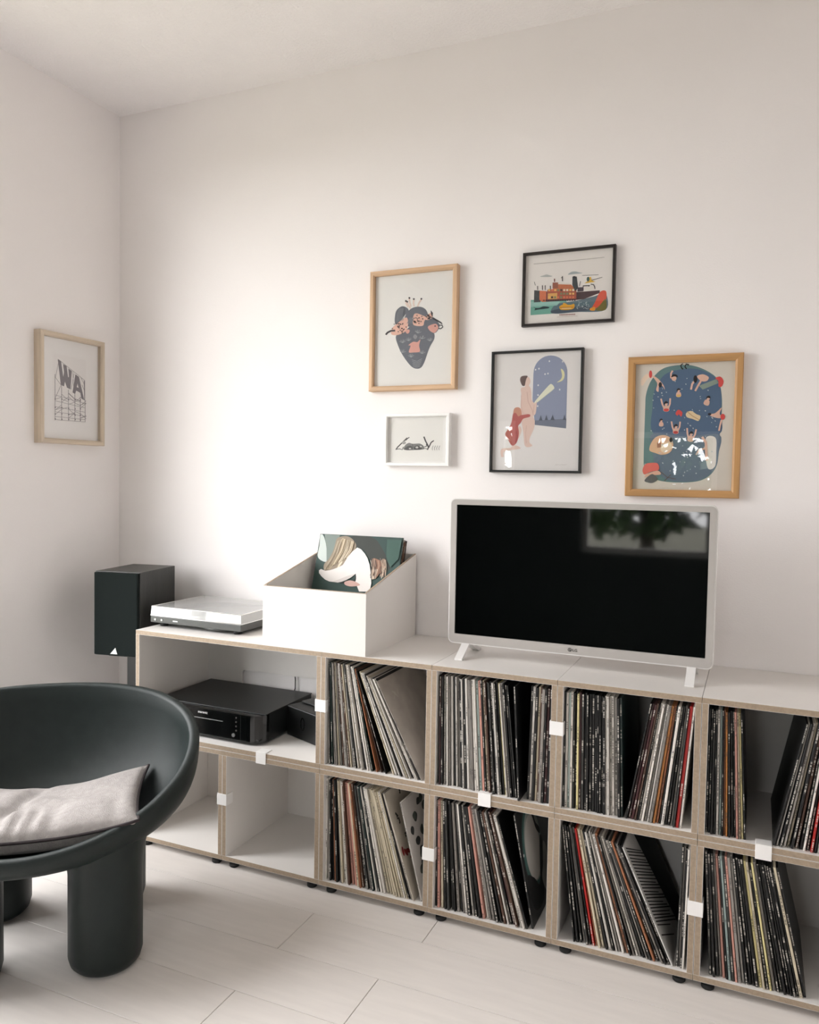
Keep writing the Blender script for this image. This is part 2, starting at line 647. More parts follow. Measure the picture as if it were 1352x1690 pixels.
def ordinal(n):
    if n < 20:
        return ORD[n]
    tens = {2: ('twentieth', 'twenty'), 3: ('thirtieth', 'thirty'), 4: ('fortieth', 'forty'), 5: ('fiftieth', 'fifty')}[n // 10]
    return tens[0] if n % 10 == 0 else tens[1] + '-' + ORD[n % 10]


CELL = {'c1t': (0, 1, 'in the upper cube beneath the crate'), 'c1b': (0, 0, 'in the lower cube beneath the crate'),
        'c2t': (1, 1, "in the upper cube under the television's left half"), 'c2b': (1, 0, "in the lower cube under the television's left half"),
        'c3t': (2, 1, "in the upper cube under the television's right half"), 'c3b': (2, 0, "in the lower cube under the television's right half"),
        'c4t': (3, 1, 'in the upper cube at the right edge'), 'c4b': (3, 0, 'in the lower cube at the right edge')}
SPECIAL = {'G': 'leaning record with a mottled grey stone cover, beneath the white crate', 'F': 'leaning record with dark branches drawn on its cream cover, beneath the crate',
           'S': 'steeply leaning record with dark spots on its grey cover, beneath the crate', 'M': 'leaning black record with a pale moon disc on its cover, below the television',
           'I': 'leaning record with black slanting stripes on its white cover, below the television'}
RECS = [
    ('c1t', 0.0168, 0.0218, 0.0992, 0.1638, 'wktggcgbwgbcwdwcwkww'),
    ('c1t', 0.1040, 0.1720, 0.1118, 0.2160, 'tnbk'),
    ('c1t', 0.1229, 0.2386, 0.1808, 0.3324, 'cwwkwwcwkwwkG'),
    ('c1b', 0.0180, 0.0180, 0.2107, 0.3120, 'wwkknkgcwwbppcnbkdgtwdwwccccccwckgF'),
    ('c1b', 0.2560, 0.3350, 0.2560, 0.3350, 'S'),
    ('c2t', 0.3800, 0.3825, 0.5806, 0.6135, 'kmkwkwgwkwgkwkwggwwlpkcbkdkwkkywwkkd'),
    ('c2t', 0.6059, 0.6248, 0.6059, 0.6248, 'K'),
    ('c2t', 0.6503, 0.6440, 0.7043, 0.7000, 'kwkcbgkmk'),
    ('c2b', 0.3803, 0.3815, 0.5582, 0.6529, 'kpckddkgkgwkwkkpwggkkbwkmbwwk'),
    ('c2b', 0.6062, 0.6668, 0.6062, 0.6668, 'M'),
    ('c3t', 0.7424, 0.7438, 0.8864, 0.8979, 'kwlwkkymdkkkkkkkkkwwwwwkt'),
    ('c3t', 0.9632, 0.9095, 1.0670, 1.0426, 'kmmbkwwgwgonkwdkgdrw'),
    ('c3b', 0.7446, 0.7830, 0.9011, 1.0341, 'kkkgdkrncckwkwgwnkgwgkgdnkgkkI'),
    ('c3b', 1.0513, 1.0447, 1.0658, 1.0598, 'dgkw'),
    ('c4t', 1.1047, 1.1040, 1.1762, 1.1937, 'kkkkwlknokkkpcyk'),
    ('c4t', 1.3216, 1.2588, 1.3909, 1.3626, 'kwkwckbkwkrkwk'),
    ('c4b', 1.1056, 1.1257, 1.2675, 1.3393, 'dkdgpkldpgwkkkkyckygkdkkkkkcK'),
]


def ink_object(name, shapes, parent, place, step=.00002, base=0.):
    """flat printed shapes: list of (rgb, [(a,b)...]); place(a, b, lift) -> local xyz"""
    vs, fs, cols = [], [], []
    for i, (rgb, poly) in enumerate(shapes):
        n = len(vs)
        vs += [place(a, b, base + step * (i + 1)) for a, b in poly]
        fs.append(tuple(range(n, n + len(poly))))
        cols.append(lin(rgb) + (1,))
    me = bpy.data.meshes.new(name)
    me.from_pydata(vs, [], fs)
    at = me.attributes.new('ink', 'FLOAT_COLOR', 'FACE')
    at.data.foreach_set('color', [c for q in cols for c in q])
    me.materials.append(M['ink'])
    me.update()
    return link(name, me, parent)


def ell(cx, cy, rx, ry, rot=0, n=28, a0=0, a1=360):
    c, s = math.cos(R(rot)), math.sin(R(rot))
    P = []
    m = n if a1 - a0 >= 360 else n + 1
    for k in range(m):
        t = R(a0 + (a1 - a0) * k / n)
        x, y = rx * math.cos(t), ry * math.sin(t)
        P.append((cx + c * x - s * y, cy + s * x + c * y))
    return P


def smooth(P, sub=5):
    """closed Catmull-Rom through the points"""
    out = []
    n = len(P)
    for i in range(n):
        p0, p1, p2, p3 = [np.array(P[(i + d) % n], float) for d in (-1, 0, 1, 2)]
        for k in range(sub):
            t = k / sub
            q = .5 * ((2 * p1) + (p2 - p0) * t + (2 * p0 - 5 * p1 + 4 * p2 - p3) * t * t + (3 * p1 - p0 - 3 * p2 + p3) * t ** 3)
            out.append(tuple(q))
    return out


def stroke(P, w):
    """polyline as one thin polygon"""
    P = [np.array(p, float) for p in P]
    Lf, Rt = [], []
    for i, p in enumerate(P):
        d = P[min(i + 1, len(P) - 1)] - P[max(i - 1, 0)]
        d = d / (np.linalg.norm(d) + 1e-9)
        nrm = np.array([-d[1], d[0]]) * w / 2
        Lf.append(tuple(p + nrm))
        Rt.append(tuple(p - nrm))
    return Lf + Rt[::-1]


def cover_art(kind):
    """printed shapes for the right hand cover of a leaning record, (depth, height) in 0..1, spine at depth 0"""
    rng = random.Random(3)
    S = []
    if kind == 'M':
        S.append(((58, 92, 88), ell(.47, .60, .36, .37)))
        S.append(((150, 156, 150), ell(.50, .60, .315, .33)))
        S.append(((196, 192, 186), ell(.47, .58, .27, .29)))
        S.append(((12, 13, 13), smooth([(.60, .95), (.66, .86), (.70, .74), (.80, .66), (.79, .6), (.68, .68), (.62, .8), (.56, .9)])))
        S.append(((10, 11, 12), smooth([(.12, .42), (.34, .34), (.50, .22), (.64, .40), (.78, .58), (.84, .52), (.70, .30), (.56, .06), (.2, .1)])))
        S.append(((160, 158, 152), smooth([(.62, .22), (.74, .34), (.86, .5), (.95, .40), (.9, .12), (.74, .06)])))
        S.append(((225, 225, 222), ell(.115, .62, .018, .014)))
        S = [(q, [(min(.99, max(.01, (a - .47) * .82 + .34)), b) for a, b in P]) for q, P in S]
    elif kind == 'I':
        for k in range(46):
            z = -.25 + k * .029
            x1 = .56 + .2 * math.sin(k * 1.9) + .1 * rng.random()
            zz = (z + .30, z + .30 - .45 * x1)
            if zz[0] > .98 or zz[1] < .015:
                continue
            S.append(((24, 24, 24), [(.03, zz[0]), (x1, zz[1] - .004), (x1, zz[1] + .004), (.03, zz[0] + .013)]))
        S.append(((22, 22, 24), [(.62, 0.005), (.995, 0.005), (.995, .995), (.40, .995)]))
    elif kind == 'F':
        for k in range(18):
            x, z = .02 + .38 * rng.random(), .45 + .5 * rng.random()
            P = [(x, z)]
            for j in range(4):
                P.append((P[-1][0] + .05 * rng.uniform(-.6, 1), P[-1][1] + .05 * rng.uniform(-.2, 1)))
            S.append(((44, 42, 38), stroke([(min(.97, max(.03, a)), min(.97, b)) for a, b in P], .022)))
        for k in range(8):
            S.append(((120, 36, 34), ell(.04 + .05 * k, .42 - .03 * k + .05 * rng.random(), .02, .045, 30 * k)))
    elif kind == 'S':
        S.append(((184, 178, 172), [(.005, .005), (.995, .005), (.995, .995), (.005, .995)]))
        for k in range(16):
            x, z = .07 + .4 * rng.random(), .08 + .84 * rng.random()
            S.append((rng.choice([(70, 30, 30), (40, 40, 38), (60, 66, 58)]), smooth([(x + .06 * math.cos(t) * rng.uniform(.5, 1), z + .06 * math.sin(t) * rng.uniform(.5, 1)) for t in (0, 1.2, 2.4, 3.7, 5)])))
    elif kind == 'G':
        S.append(((170, 162, 152), stroke([(.16, .78), (.22, .84), (.17, .86), (.24, .78), (.3, .86), (.27, .8)], .008)))
    return S


counts = {}
for cell, xt0, xb0, xt1, xb1, cols in RECS:
    ci, rw, phrase = CELL[cell]
    base = ZF + rw * AH + WT + (G_ if rw else 0)
    n = len(cols)
    # uneven thickness: cumulative widths
    ws = [random.uniform(.75, 1.3) * (1.25 if c in 'rKMS' else 1) for c in cols]
    tot = sum(ws)
    acc = 0
    for i, c in enumerate(cols):
        f = 0.5 if n == 1 else (acc + ws[i] / 2 - ws[0] / 2) / (tot - ws[0] / 2 - ws[-1] / 2)
        acc += ws[i]
        xt, xb = xt0 + (xt1 - xt0) * f, xb0 + (xb1 - xb0) * f
        if n > 1:
            th = min(abs(xt1 - xt0), abs(xb1 - xb0)) / (tot - ws[0] / 2 - ws[-1] / 2) * ws[i]
        else:
            th = .0055
        ang = math.asin(max(-.9, min(.9, (xt - xb) / RS)))
        th = max(.0016, min(.0075, th * math.cos(ang) * .93))
        counts[cell] = counts.get(cell, 0) + 1
        if c in SPECIAL:
            lab = SPECIAL[c]
        else:
            wd = 'thick ' if th > .0055 and len(PAL[c][1].split()) == 1 else ''
            lab = '%s%s record, %s from left %s' % (wd, PAL[c][1], ordinal(counts[cell]), phrase)
        me = sleeve_me
        if c == 'G':
            me = sleeve_mesh('record_sleeve', .004, [M['stone'], M['spine']])
        o = link('record', me)
        tag(o, lab, 'record', 'vinyl records in the shelf cubes')
        kf = random.uniform(.88, 1.1)
        rgb = lin(tuple(max(3, v * kf) for v in PAL[c][0]))
        o.color = tuple(min(1, v) for v in rgb) + (1,)
        o.scale = (th / .004, 1, .92 if c == 'S' else random.uniform(.985, 1.0))
        o.rotation_euler = (0, ang, 0)
        yj = .009 + random.random() * .012
        if c == 'K' and cell == 'c2t':
            yj = -.004
        o.location = (xb, yj, base + th / 2 * abs(math.sin(ang)) + .0003)
        if c in SPECIAL:
            S = cover_art(c)
            hx = .004 / 2 * 1.075
            ink_object('cover_print', [(q, [(a, b) for a, b in P]) for q, P in S], o,
                       lambda a, b, l, hx=hx: (hx + l * 2, .003 + a * (RS - .006), .003 + b * (RS - .006)))

# ------------------------------------------------------------------ dark moulded armchair
CX, CY, CH = -.574, -.539, .665
CA, CB, CZF, CZB, CE, CSH = .415, .295, .346, .617, 1.591, -.041


def crim(th):
    s = (1 + math.sin(th)) / 2
    z = CZF + (CZB - CZF) * (1 - (1 - s) ** CE)
    return CA * math.cos(th), CB * math.sin(th) + CSH * (z - CZF), z


chair = thing('armchair', 'dark green-black moulded bowl armchair on four fat round legs', 'chair', (CX, CY, 0), CH)
NTH, NPH = 96, 22
RT = .0145      # half thickness of the lip


def bowl(theta, phi, inner):
    x, y, z = crim(theta)
    e = 2 / 2.5
    rho = math.sin(phi) ** e
    g = 1 - max(0., math.cos(phi)) ** e
    zb = .298 if inner else .262
    k = 1 - RT / CA if inner else 1 + RT / CA
    k2 = 1 - RT / CB if inner else 1 + RT / CB
    return (x * k * rho, y * k2 * rho, zb + (z - zb) * g)


vs, fs = [], []
rings = []
for j in range(1, NPH + 1):          # inside, centre to lip
    rings.append([bowl(2 * math.pi * i / NTH, math.pi / 2 * j / NPH, True) for i in range(NTH)])
lip = []
for q in (30, 60, 90, 120, 150):     # rolled lip
    ring = []
    for i in range(NTH):
        t = 2 * math.pi * i / NTH
        x, y, z = crim(t)
        a = -math.cos(R(q))
        ring.append((x * (1 + a * RT / CA), y * (1 + a * RT / CB), z + .012 * math.sin(R(q))))
    rings.append(ring)
for j in range(NPH, 0, -1):          # outside, lip to centre
    rings.append([bowl(2 * math.pi * i / NTH, math.pi / 2 * j / NPH, False) for i in range(NTH)])
for r in rings:
    vs += r
for j in range(len(rings) - 1):
    for i in range(NTH):
        a, b = j * NTH + i, j * NTH + (i + 1) % NTH
        fs.append((a, b, b + NTH, a + NTH))
fs.append(tuple(range(NTH))[::-1])
fs.append(tuple((len(rings) - 1) * NTH + i for i in range(NTH)))
MB().add(vs, [f[::-1] for f in fs], 0, True).build('seat_shell', M['chair'], chair)


def outer_z(x, y):
    """height of the shell's underside above a local point"""
    best = None
    t = math.atan2(y / CB, x / CA)
    for j in range(60):
        p = math.pi / 2 * (j + .5) / 60
        q = bowl(t, p, False)
        d = math.hypot(q[0], q[1]) - math.hypot(x, y)
        if d >= 0:
            return q[2]
    return crim(t)[2]


LEGR = .092
for lx, ly in ((.197, -.153), (-.138, -.163), (.182, .16), (-.135, .16)):
    # fat round leg that rises into the shell
    prof = [(.060, 0), (.078, .004), (.087, .014), (LEGR, .032), (LEGR, .12), (LEGR, .235)]
    n = 40
    vs, fs = [], []
    for r, z in prof:
        for k in range(n):
            t = 2 * math.pi * k / n
            vs.append((lx + r * math.cos(t), ly + r * math.sin(t), z))
    for fr in (.0, .35, .7, 1.0):
        for k in range(n):
            t = 2 * math.pi * k / n
            flare = .012 * fr * fr
            x, y = lx + (LEGR + flare) * math.cos(t), ly + (LEGR + flare) * math.sin(t)
            # keep the top under the lip of the shell
            sx, sy = x, y
            m = math.hypot(x / (CA + .006), y / (CB + .006))
            if m > .97:
                sx, sy = x * .97 / m, y * .97 / m
            zt = outer_z(sx, sy) + .012
            vs.append((x + (sx - x) * fr, y + (sy - y) * fr, .245 + (max(zt, .272) - .245) * fr))
    nr = len(prof) + 4
    for j in range(nr - 1):
        for k in range(n):
            a, b = j * n + k, j * n + (k + 1) % n
            fs.append((a, b, b + n, a + n))
    fs.append(tuple(range(n))[::-1])
    MB().add(vs, fs, 0, True).build('leg', M['chair'], chair)

# cushion lying in the bowl
cush = thing('seat_cushion', 'pale grey woven seat cushion with dark piping, lying in the dark chair', 'cushion', (CX, CY, .30), CH)
NG = 56
crnd = random.Random(5)


def cpos(u, v, side):
    # pincushion outline with pointed corners; the front edge rests on the lip, the middle sags into the bowl
    x = .285 * u * (1 - .05 * (1 - v * v))
    y = -.068 + .18 * v * (1 - .05 * (1 - u * u)) + .012 * (1 - u * u) * (1 if v < 0 else -1) * 0
    mid = .350 + .056 * abs(u) ** 2.2 + .010 * max(0, v) ** 2 * u * u + (.021 * v * v * (1 - u * u) if v < 0 else 0)
    th = .050 * (max(0, 1 - u ** 4) * max(0, 1 - v ** 4)) ** .5
    tb = .038 * (max(0, 1 - u ** 6) * max(0, 1 - v ** 10)) ** .5
    e = (1 - u * u) * (1 - v * v)
    wr = .006 * math.sin(9 * u + 3 * v + 2.0 * math.sin(5 * v)) * e
    wr -= .018 * math.exp(-((u + .12 - .22 * v) / .085) ** 2) * e
    f = max(0, -v) * (1 - u ** 4) * (1 - v ** 6)
    wr += .009 * math.sin(26 * u + 4 * math.sin(6 * u)) * f
    z = mid + (th + wr if side > 0 else -tb)
    return (x, y, z)


def cushion_part():
    mb = MB((0, 0, .30))
    for side in (1, -1):
        vs = [cpos(-1 + 2 * i / NG, -1 + 2 * j / NG, side) for j in range(NG + 1) for i in range(NG + 1)]
        fs = []
        for j in range(NG):
            for i in range(NG):
                a = j * (NG + 1) + i
                f = (a, a + 1, a + NG + 2, a + NG + 1)
                fs.append(f if side > 0 else f[::-1])
        mb.add(vs, fs, 0, True)
    return mb


cushion_part().build('cushion_cover', M['cushion'], cush)
edge = [(-1 + 2 * k / 24, -1) for k in range(24)] + [(1, -1 + 2 * k / 24) for k in range(24)] + [(1 - 2 * k / 24, 1) for k in range(24)] + [(-1, 1 - 2 * k / 24) for k in range(24)]
MB((0, 0, .30)).tube([cpos(u, v, 1) for u, v in edge], .0042, 8, 0, True).build('piping', M['piping'], cush)

# ------------------------------------------------------------------ television
tv = thing('television', 'flat television with silver-grey bezel and black screen, standing on the cubes', 'television', (.727, .15, TOP))
x0, x1, z0, z1 = -.372, .372, .040, .470
outer = rrect(x0, x1, z0, z1, .014)
inner = rrect(x0 + .0175, x1 - .0175, z0 + .026, z1 - .016, .0015)


def ring_prism(mb, out, inn, ya, yb, mat=0):
    n = len(out)
    vs = [(p[0], ya, p[1]) for p in out] + [(p[0], ya, p[1]) for p in inn] + [(p[0], yb, p[1]) for p in out] + [(p[0], yb, p[1]) for p in inn]
    fs = []
    for i in range(n):
        j = (i + 1) % n
        fs += [(i, j, n + j, n + i), (2 * n + j, 2 * n + i, 3 * n + i, 3 * n + j), (i, 2 * n + i, 2 * n + j, j), (n + i, n + j, 3 * n + j, 3 * n + i)]
    return mb.add(vs, fs, mat)


ring_prism(MB(), outer, inner, 0, .012).build('bezel', M['tv_bezel'], tv)
ring_prism(MB(), rrect(x0 - .003, x1 + .003, z0 - .003, z1 + .003, .016), outer, .0015, .030).build('outer_rim', M['tv_rim'], tv)
MB().box(x0 + .016, x1 - .016, .004, .012, z0 + .024, z1 - .014).build('screen', M['screen'], tv)
mb = MB()
mb.prism(rrect(x0 + .002, x1 - .002, z0 + .002, z1 - .002, .012), 1, .0125, .030)
mb.prism(rrect(x0 + .06, x1 - .06, z0 + .02, z1 - .12, .02), 1, .030, .068)
mb.build('back_housing', M['tv_rim'], tv)
for lx in (-.318, .321):
    mb = MB()
    for toe in (-.058, .108):
        poly = [(.010, z0 + .004), (.026, z0 + .004), (toe + .014 if toe > 0 else toe + .012, .0005), (toe - .008, .0005), (toe - .008, .006)]
        if toe < 0:
            poly = [(.008, z0 + .004), (toe - .004, .0055), (toe - .004, .0005), (toe + .012, .0005), (.026, z0 + .002)]
        else:
            poly = [(.008, z0 + .002), (toe - .012, .0005), (toe + .004, .0005), (toe + .004, .0055), (.028, z0 + .004)]
        mb.prism(poly, 0, lx - .0115, lx + .0115)
    mb.build('leg', M['tv_rim'], tv)
lg = text_mesh('logo_letters', 'LG', .0115, M['logo_grey'], tv, (.002, -.0004, z0 + .0085))
mb = MB()
mb.prism(ell(-.0055, z0 + .0125, .0056, .0056, 0, 24), 1, -.0006, 0)
lgm = mb.build('logo_mark', M['logo_grey'], tv)
MB().prism(stroke([(-.0078, z0 + .0155), (-.0078, z0 + .0095), (-.005, z0 + .0095)], .0008), 1, -.0009, -.0005).build('logo_line', M['tv_bezel'], lgm)
MB().prism(stroke([(-.0055, z0 + .0158), (-.0038, z0 + .0152), (-.0023, z0 + .0135), (-.0022, z0 + .0122), (-.0045, z0 + .0122)], .0008), 1, -.0009, -.0005).build('logo_line', M['tv_bezel'], lgm)

# ------------------------------------------------------------------ crate with sleeves
cr = thing('record_crate', 'white open record crate with sloping sides on top of the cubes', 'crate', (-.0315, .185, TOP))
off = (-.0315, .185, TOP)
cx0, cx1, cd, cf, cbk, wt = -.212, .149, .372, .188, .276, .008
mm = [M['white'], M['ply']]


def crate_side(xa, xb):
    mb = MB(off)
    poly = [(wt, TOP), (cd, TOP), (cd, TOP + cbk - .001), (wt, TOP + cf + wt * (cbk - cf) / cd - .001)]
    mb.prism(poly, 0, xa, xb, 0)
    e = [(wt, TOP + cf + wt * (cbk - cf) / cd - .001), (cd, TOP + cbk - .001), (cd, TOP + cbk), (wt, TOP + cf + wt * (cbk - cf) / cd)]
    mb.prism(e, 0, xa + .0008, xb - .0008, 1)
    return mb


MB(off).box(cx0, cx1, 0, wt, TOP, TOP + cf - .001, 0).box(cx0 + .0008, cx1 - .0008, .0008, wt - .0008, TOP + cf - .001, TOP + cf + .0005, 1).build('front_panel', mm, cr)
crate_side(cx0, cx0 + wt).build('side_panel', mm, cr)
crate_side(cx1 - wt, cx1).build('side_panel', mm, cr)
MB(off).box(cx0 + wt, cx1 - wt, cd - wt, cd, TOP, TOP + cbk, 0).build('back_panel', M['white'], cr)
MB(off).box(cx0 + wt, cx1 - wt, wt, cd - wt, TOP + .002, TOP + .030, 0).build('base_panel', M['white'], cr)

# quad map used to draw prints from measured corner points


def quadmap(q):
    """projective map from the quad TL,TR,BR,BL to the unit square (x right, y down)"""
    Amat, rhs = [], []
    for (x, y), (u, v) in zip(q, [(0, 0), (1, 0), (1, 1), (0, 1)]):
        Amat += [[x, y, 1, 0, 0, 0, -u * x, -u * y], [0, 0, 0, x, y, 1, -v * x, -v * y]]
        rhs += [u, v]
    h = np.linalg.solve(np.array(Amat, float), np.array(rhs, float))

    def f(p):
        d = h[6] * p[0] + h[7] * p[1] + 1
        return ((h[0] * p[0] + h[1] * p[1] + h[2]) / d, (h[3] * p[0] + h[4] * p[1] + h[5]) / d)
    return f


rng0 = random.Random(21)
for i, (rgb, nm, dz, dy) in enumerate([((40, 62, 58), '', 0, 0), ((24, 22, 22), 'second', -.022, .013), ((120, 84, 66), 'third', -.020, .019), ((180, 170, 160), 'fourth', -.024, .025), ((60, 44, 40), 'fifth', -.018, .031)]):
    me = sleeve_mesh('record_sleeve', .004)
    o = link('record', me)
    o.color = lin(rgb) + (1,)
    o.rotation_euler = (-R(17.5), 0, R(90))
    Rm = Matrix.Rotation(-R(17.0), 4, 'X') @ Matrix.Rotation(R(90), 4, 'Z')
    o.rotation_euler = Rm.to_euler()
    o.location = (.132 - (.004 * (i % 2)), .212 + dy, TOP + .0315 + .0 + (0 if i == 0 else -.0))
    if i:
        o.scale = (1, .99, .97 - .01 * (i % 3))
    if i == 0:
        tag(o, 'record sleeve with blond and dark hair and a white arm, front of the crate', 'record', 'records in the crate')
        f = quadmap([(190, 90), (1135, 160), (1010, 1480), (0, 1400)])
        G1, G2 = (70, 92, 86), (44, 66, 62)
        S = [((52, 74, 70), [(192, 92), (1134, 162), (1012, 1470), (4, 1395)]),
             ((198, 206, 202), smooth([(195, 100), (235, 140), (262, 300), (262, 480), (160, 420), (178, 250)])),
             ((128, 140, 134), [(240, 100), (420, 112), (400, 200), (330, 420), (262, 480), (262, 300)]),
             ((58, 62, 58), smooth([(560, 128), (700, 120), (820, 170), (880, 260), (960, 430), (1000, 560), (900, 640), (780, 480), (700, 330), (620, 280), (560, 220)])),
             ((152, 138, 120), smooth([(395, 150), (500, 128), (580, 190), (604, 290), (500, 470), (440, 560), (330, 604), (240, 612), (232, 520), (290, 440), (340, 330), (365, 230)])),
             ((208, 192, 164), smooth([(440, 170), (470, 190), (430, 330), (360, 500), (290, 590), (300, 520), (380, 380)])),
             ((226, 214, 190), smooth([(520, 200), (545, 240), (500, 380), (420, 540), (390, 560), (450, 400)])),
             ((196, 176, 146), smooth([(340, 420), (360, 430), (300, 560), (262, 590), (268, 540)])),
             ((232, 226, 222), [(625, 288), (668, 312), (712, 372), (745, 440), (768, 530), (782, 640), (790, 780), (770, 900), (650, 900), (606, 770), (604, 700), (612, 648), (560, 700), (500, 742), (440, 768), (400, 778), (300, 764), (250, 738), (205, 690), (176, 645), (178, 606), (200, 588), (250, 612), (300, 606), (350, 588), (410, 560), (460, 528), (490, 470), (520, 410), (570, 342)]),
             ((214, 206, 202), [(612, 648), (560, 700), (500, 742), (440, 768), (400, 778), (330, 768), (420, 730), (520, 680)]),
             ((40, 44, 42), smooth([(610, 655), (590, 735), (500, 750), (420, 780), (470, 790), (600, 770)])),
             ((206, 168, 158), smooth([(480, 770), (540, 745), (610, 765), (660, 810), (560, 830), (490, 810)])),
             ((150, 112, 92), smooth([(800, 440), (900, 480), (930, 560), (880, 650), (820, 720), (790, 600)])),
             ((224, 206, 186), smooth([(800, 450), (820, 540), (812, 680), (795, 720), (790, 560)])),
             ((214, 196, 176), smooth([(830, 590), (860, 600), (840, 690), (800, 720)])),
             ((200, 180, 160), smooth([(920, 480), (940, 560), (930, 600), (915, 540)])),
             ((62, 90, 82), [(960, 180), (1120, 190), (1090, 440), (1000, 560), (950, 420)])]
        for k in range(110):
            a0 = rng0.uniform(0, 1)
            top, end = (400 + 185 * a0, 165 + 70 * abs(a0 - .4)), (236 + 270 * a0 + rng0.uniform(-8, 8), 606 - 170 * a0 + rng0.uniform(-30, 0))
            S.insert(8, (rng0.choice([(214, 200, 176), (196, 178, 150), (176, 158, 132), (150, 134, 112), (226, 214, 194)]),
                         stroke([top, (top[0] * .55 + end[0] * .45 + 14, (top[1] + end[1]) / 2), end], rng0.uniform(3, 8))))
        for k in range(30):
            x0 = rng0.uniform(790, 960)
            S.append((rng0.choice([(190, 160, 138), (120, 96, 84), (86, 72, 66), (224, 204, 182)]), stroke([(x0 - 10, 430 + 40 * rng0.random()), (x0, 540), (x0 + rng0.uniform(-40, 10), 660 + 60 * rng0.random())], rng0.uniform(3, 7))))
        sh = []
        for rgb2, P in S:
            sh.append((rgb2, [tuple(min(.997, max(.003, v)) for v in f(p)) for p in P]))
        # local frame of the sleeve: its cover faces local +x or -x; spine at y=0
        ink_object('cover_print', sh, o, lambda a, b, l: (-(.002 * 1.075 + l * 1.4), RS * (1 - a), RS * (1 - b)))
    else:
        tag(o, '%s record behind the one with the hair photograph, in the white crate' % nm, 'record', 'records in the crate')

# ------------------------------------------------------------------ turntable
tt = thing('turntable', 'dark grey turntable under a clear dust cover, left of the white crate', 'turntable', (-.537, .222, TOP))
X0, X1, Y0, Y1 = -.190, .190, -.147, .147
MB().box(X0, X1, Y0, Y1, .014, .037).build('plinth', M['plinth'], tt, .002)
for fx in (X0 + .035, X1 - .035):
    for fy in (Y0 + .03, Y1 - .03):
        MB().lathe([(.012, 0), (.014, .002), (.014, .010), (.010, .0145)], fx, fy, 18).build('foot', M['rubber'], tt)
MB().lathe([(.07, .003), (.088, .007), (.095, .0145)], .07, -.052, 36).build('motor_housing', M['plinth'], tt)
MB().lathe([(.146, .0375), (.146, .048), (.142, .050)], -.035, 0, 56).build('platter', M['silver'], tt)
MB().lathe([(.142, .0502), (.142, .0520), (.140, .0528)], -.035, 0, 56).build('platter_mat', M['black'], tt)
MB().lathe([(.0035, .0528), (.0035, .058), (.001, .060)], -.035, 0, 12).build('spindle', M['silver'], tt)
arm = MB().lathe([(.022, .0375), (.022, .045), (.014, .050), (.014, .060)], .150, .085, 24).build('tonearm_base', M['silver'], tt)
MB().tube([(.150, .125, .060), (.150, .085, .061), (.152, .02, .061), (.150, -.06, .061), (.128, -.105, .060)], .0035, 8).build('tonearm', M['silver'], tt)
MB().box(.115, .131, -.124, -.102, .054, .062).build('headshell', M['black'], tt)
# dust cover: four thin walls and a top
cv = MB()
c0, c1, d0, d1, h0, h1, t = X0, X1, Y0, Y1, .0375, .070, .0025
cv.add([(c0, d0, h0), (c1, d0, h0), (c1, d1, h0), (c0, d1, h0), (c0 + .003, d0 + .003, h1), (c1 - .003, d0 + .003, h1), (c1 - .003, d1 - .003, h1), (c0 + .003, d1 - .003, h1)],
       [(4, 5, 6, 7), (0, 1, 5, 4), (1, 2, 6, 5), (2, 3, 7, 6), (3, 0, 4, 7)])
cvo = cv.build('dust_cover', M['cover'], tt)
loop = [(c0, d0, .0385), (c1, d0, .0385), (c1, d1, .0385), (c0, d1, .0385)]
mb = MB()
for z, ins, r in ((.0385, 0, .0013), (.0695, .003, .0013)):
    P = [(c0 + ins, d0 + ins, z), (c1 - ins, d0 + ins, z), (c1 - ins, d1 - ins, z), (c0 + ins, d1 - ins, z)]
    for i in range(4):
        mb.tube([P[i], P[(i + 1) % 4]], r, 6)
mb.build('cover_edge', M['clip'], cvo)
for bx in (X0 + .022, X0 + .050):
    mb = MB()
    mb.prism(ell(bx, .0255, .0035, .0035, 0, 14), 1, Y0 - .002, Y0)
    mb.build('button', M['silver'], tt)
mb = MB()
for k in range(5):
    mb.box(X0 + .098 + k * .0042, X0 + .1012 + k * .0042, Y0 - .0004, Y0, .0235, .0275)
mb.build('maker_mark', M['logo_white'], tt)

# ------------------------------------------------------------------ disc player and small box in the wide shelf
SH = ZF + AH + WT + G_
pl = thing('disc_player', 'black disc player with rounded front corners, on the open shelf', 'disc player', (-.462, .195, SH))
hw, hd = .222, .160
body = [(-hw, hd), (-hw, -hd + .02), (-hw + .03, -hd + .02), (hw - .03, -hd + .02), (hw, -hd + .02), (hw, hd)]
MB().box(-hw + .002, hw - .002, -hd + .045, hd, .010, .098).build('cabinet', M['black_metal'], pl, .0015)
MB().box(-hw, hw, -hd + .03, hd + .001, .0982, .1012).build('top_cover', M['black_metal'], pl, .0008)
fr = [(-hw, -hd + .05)] + [(-hw + .055 - .055 * math.cos(R(a)), -hd + .050 - .050 * math.sin(R(a))) for a in range(15, 91, 15)] + \
     [(hw - .055 + .055 * math.sin(R(a)), -hd + .050 - .050 * math.cos(R(a))) for a in range(0, 91, 15)]
MB().prism(fr, 2, .009, .098).build('front_fascia', M['gloss_black'], pl)
for fx in (-hw + .05, hw - .05):
    for fy in (-hd + .07, hd - .04):
        MB().lathe([(.02, 0), (.022, .002), (.022, .0095)], fx, fy, 20).build('foot', M['rubber'], pl)
MB().box(-.075, .075, -hd - .0012, -hd, .066, .068).build('disc_tray', M['silver'], pl)
text_mesh('maker_mark', 'marantz', .012, M['logo_white'], pl, (-.026, -hd - .0003, .083))
MB().prism(ell(.118, .028, .006, .006, 0, 20), 1, -hd - .003, -hd).build('headphone_socket', M['silver'], pl)
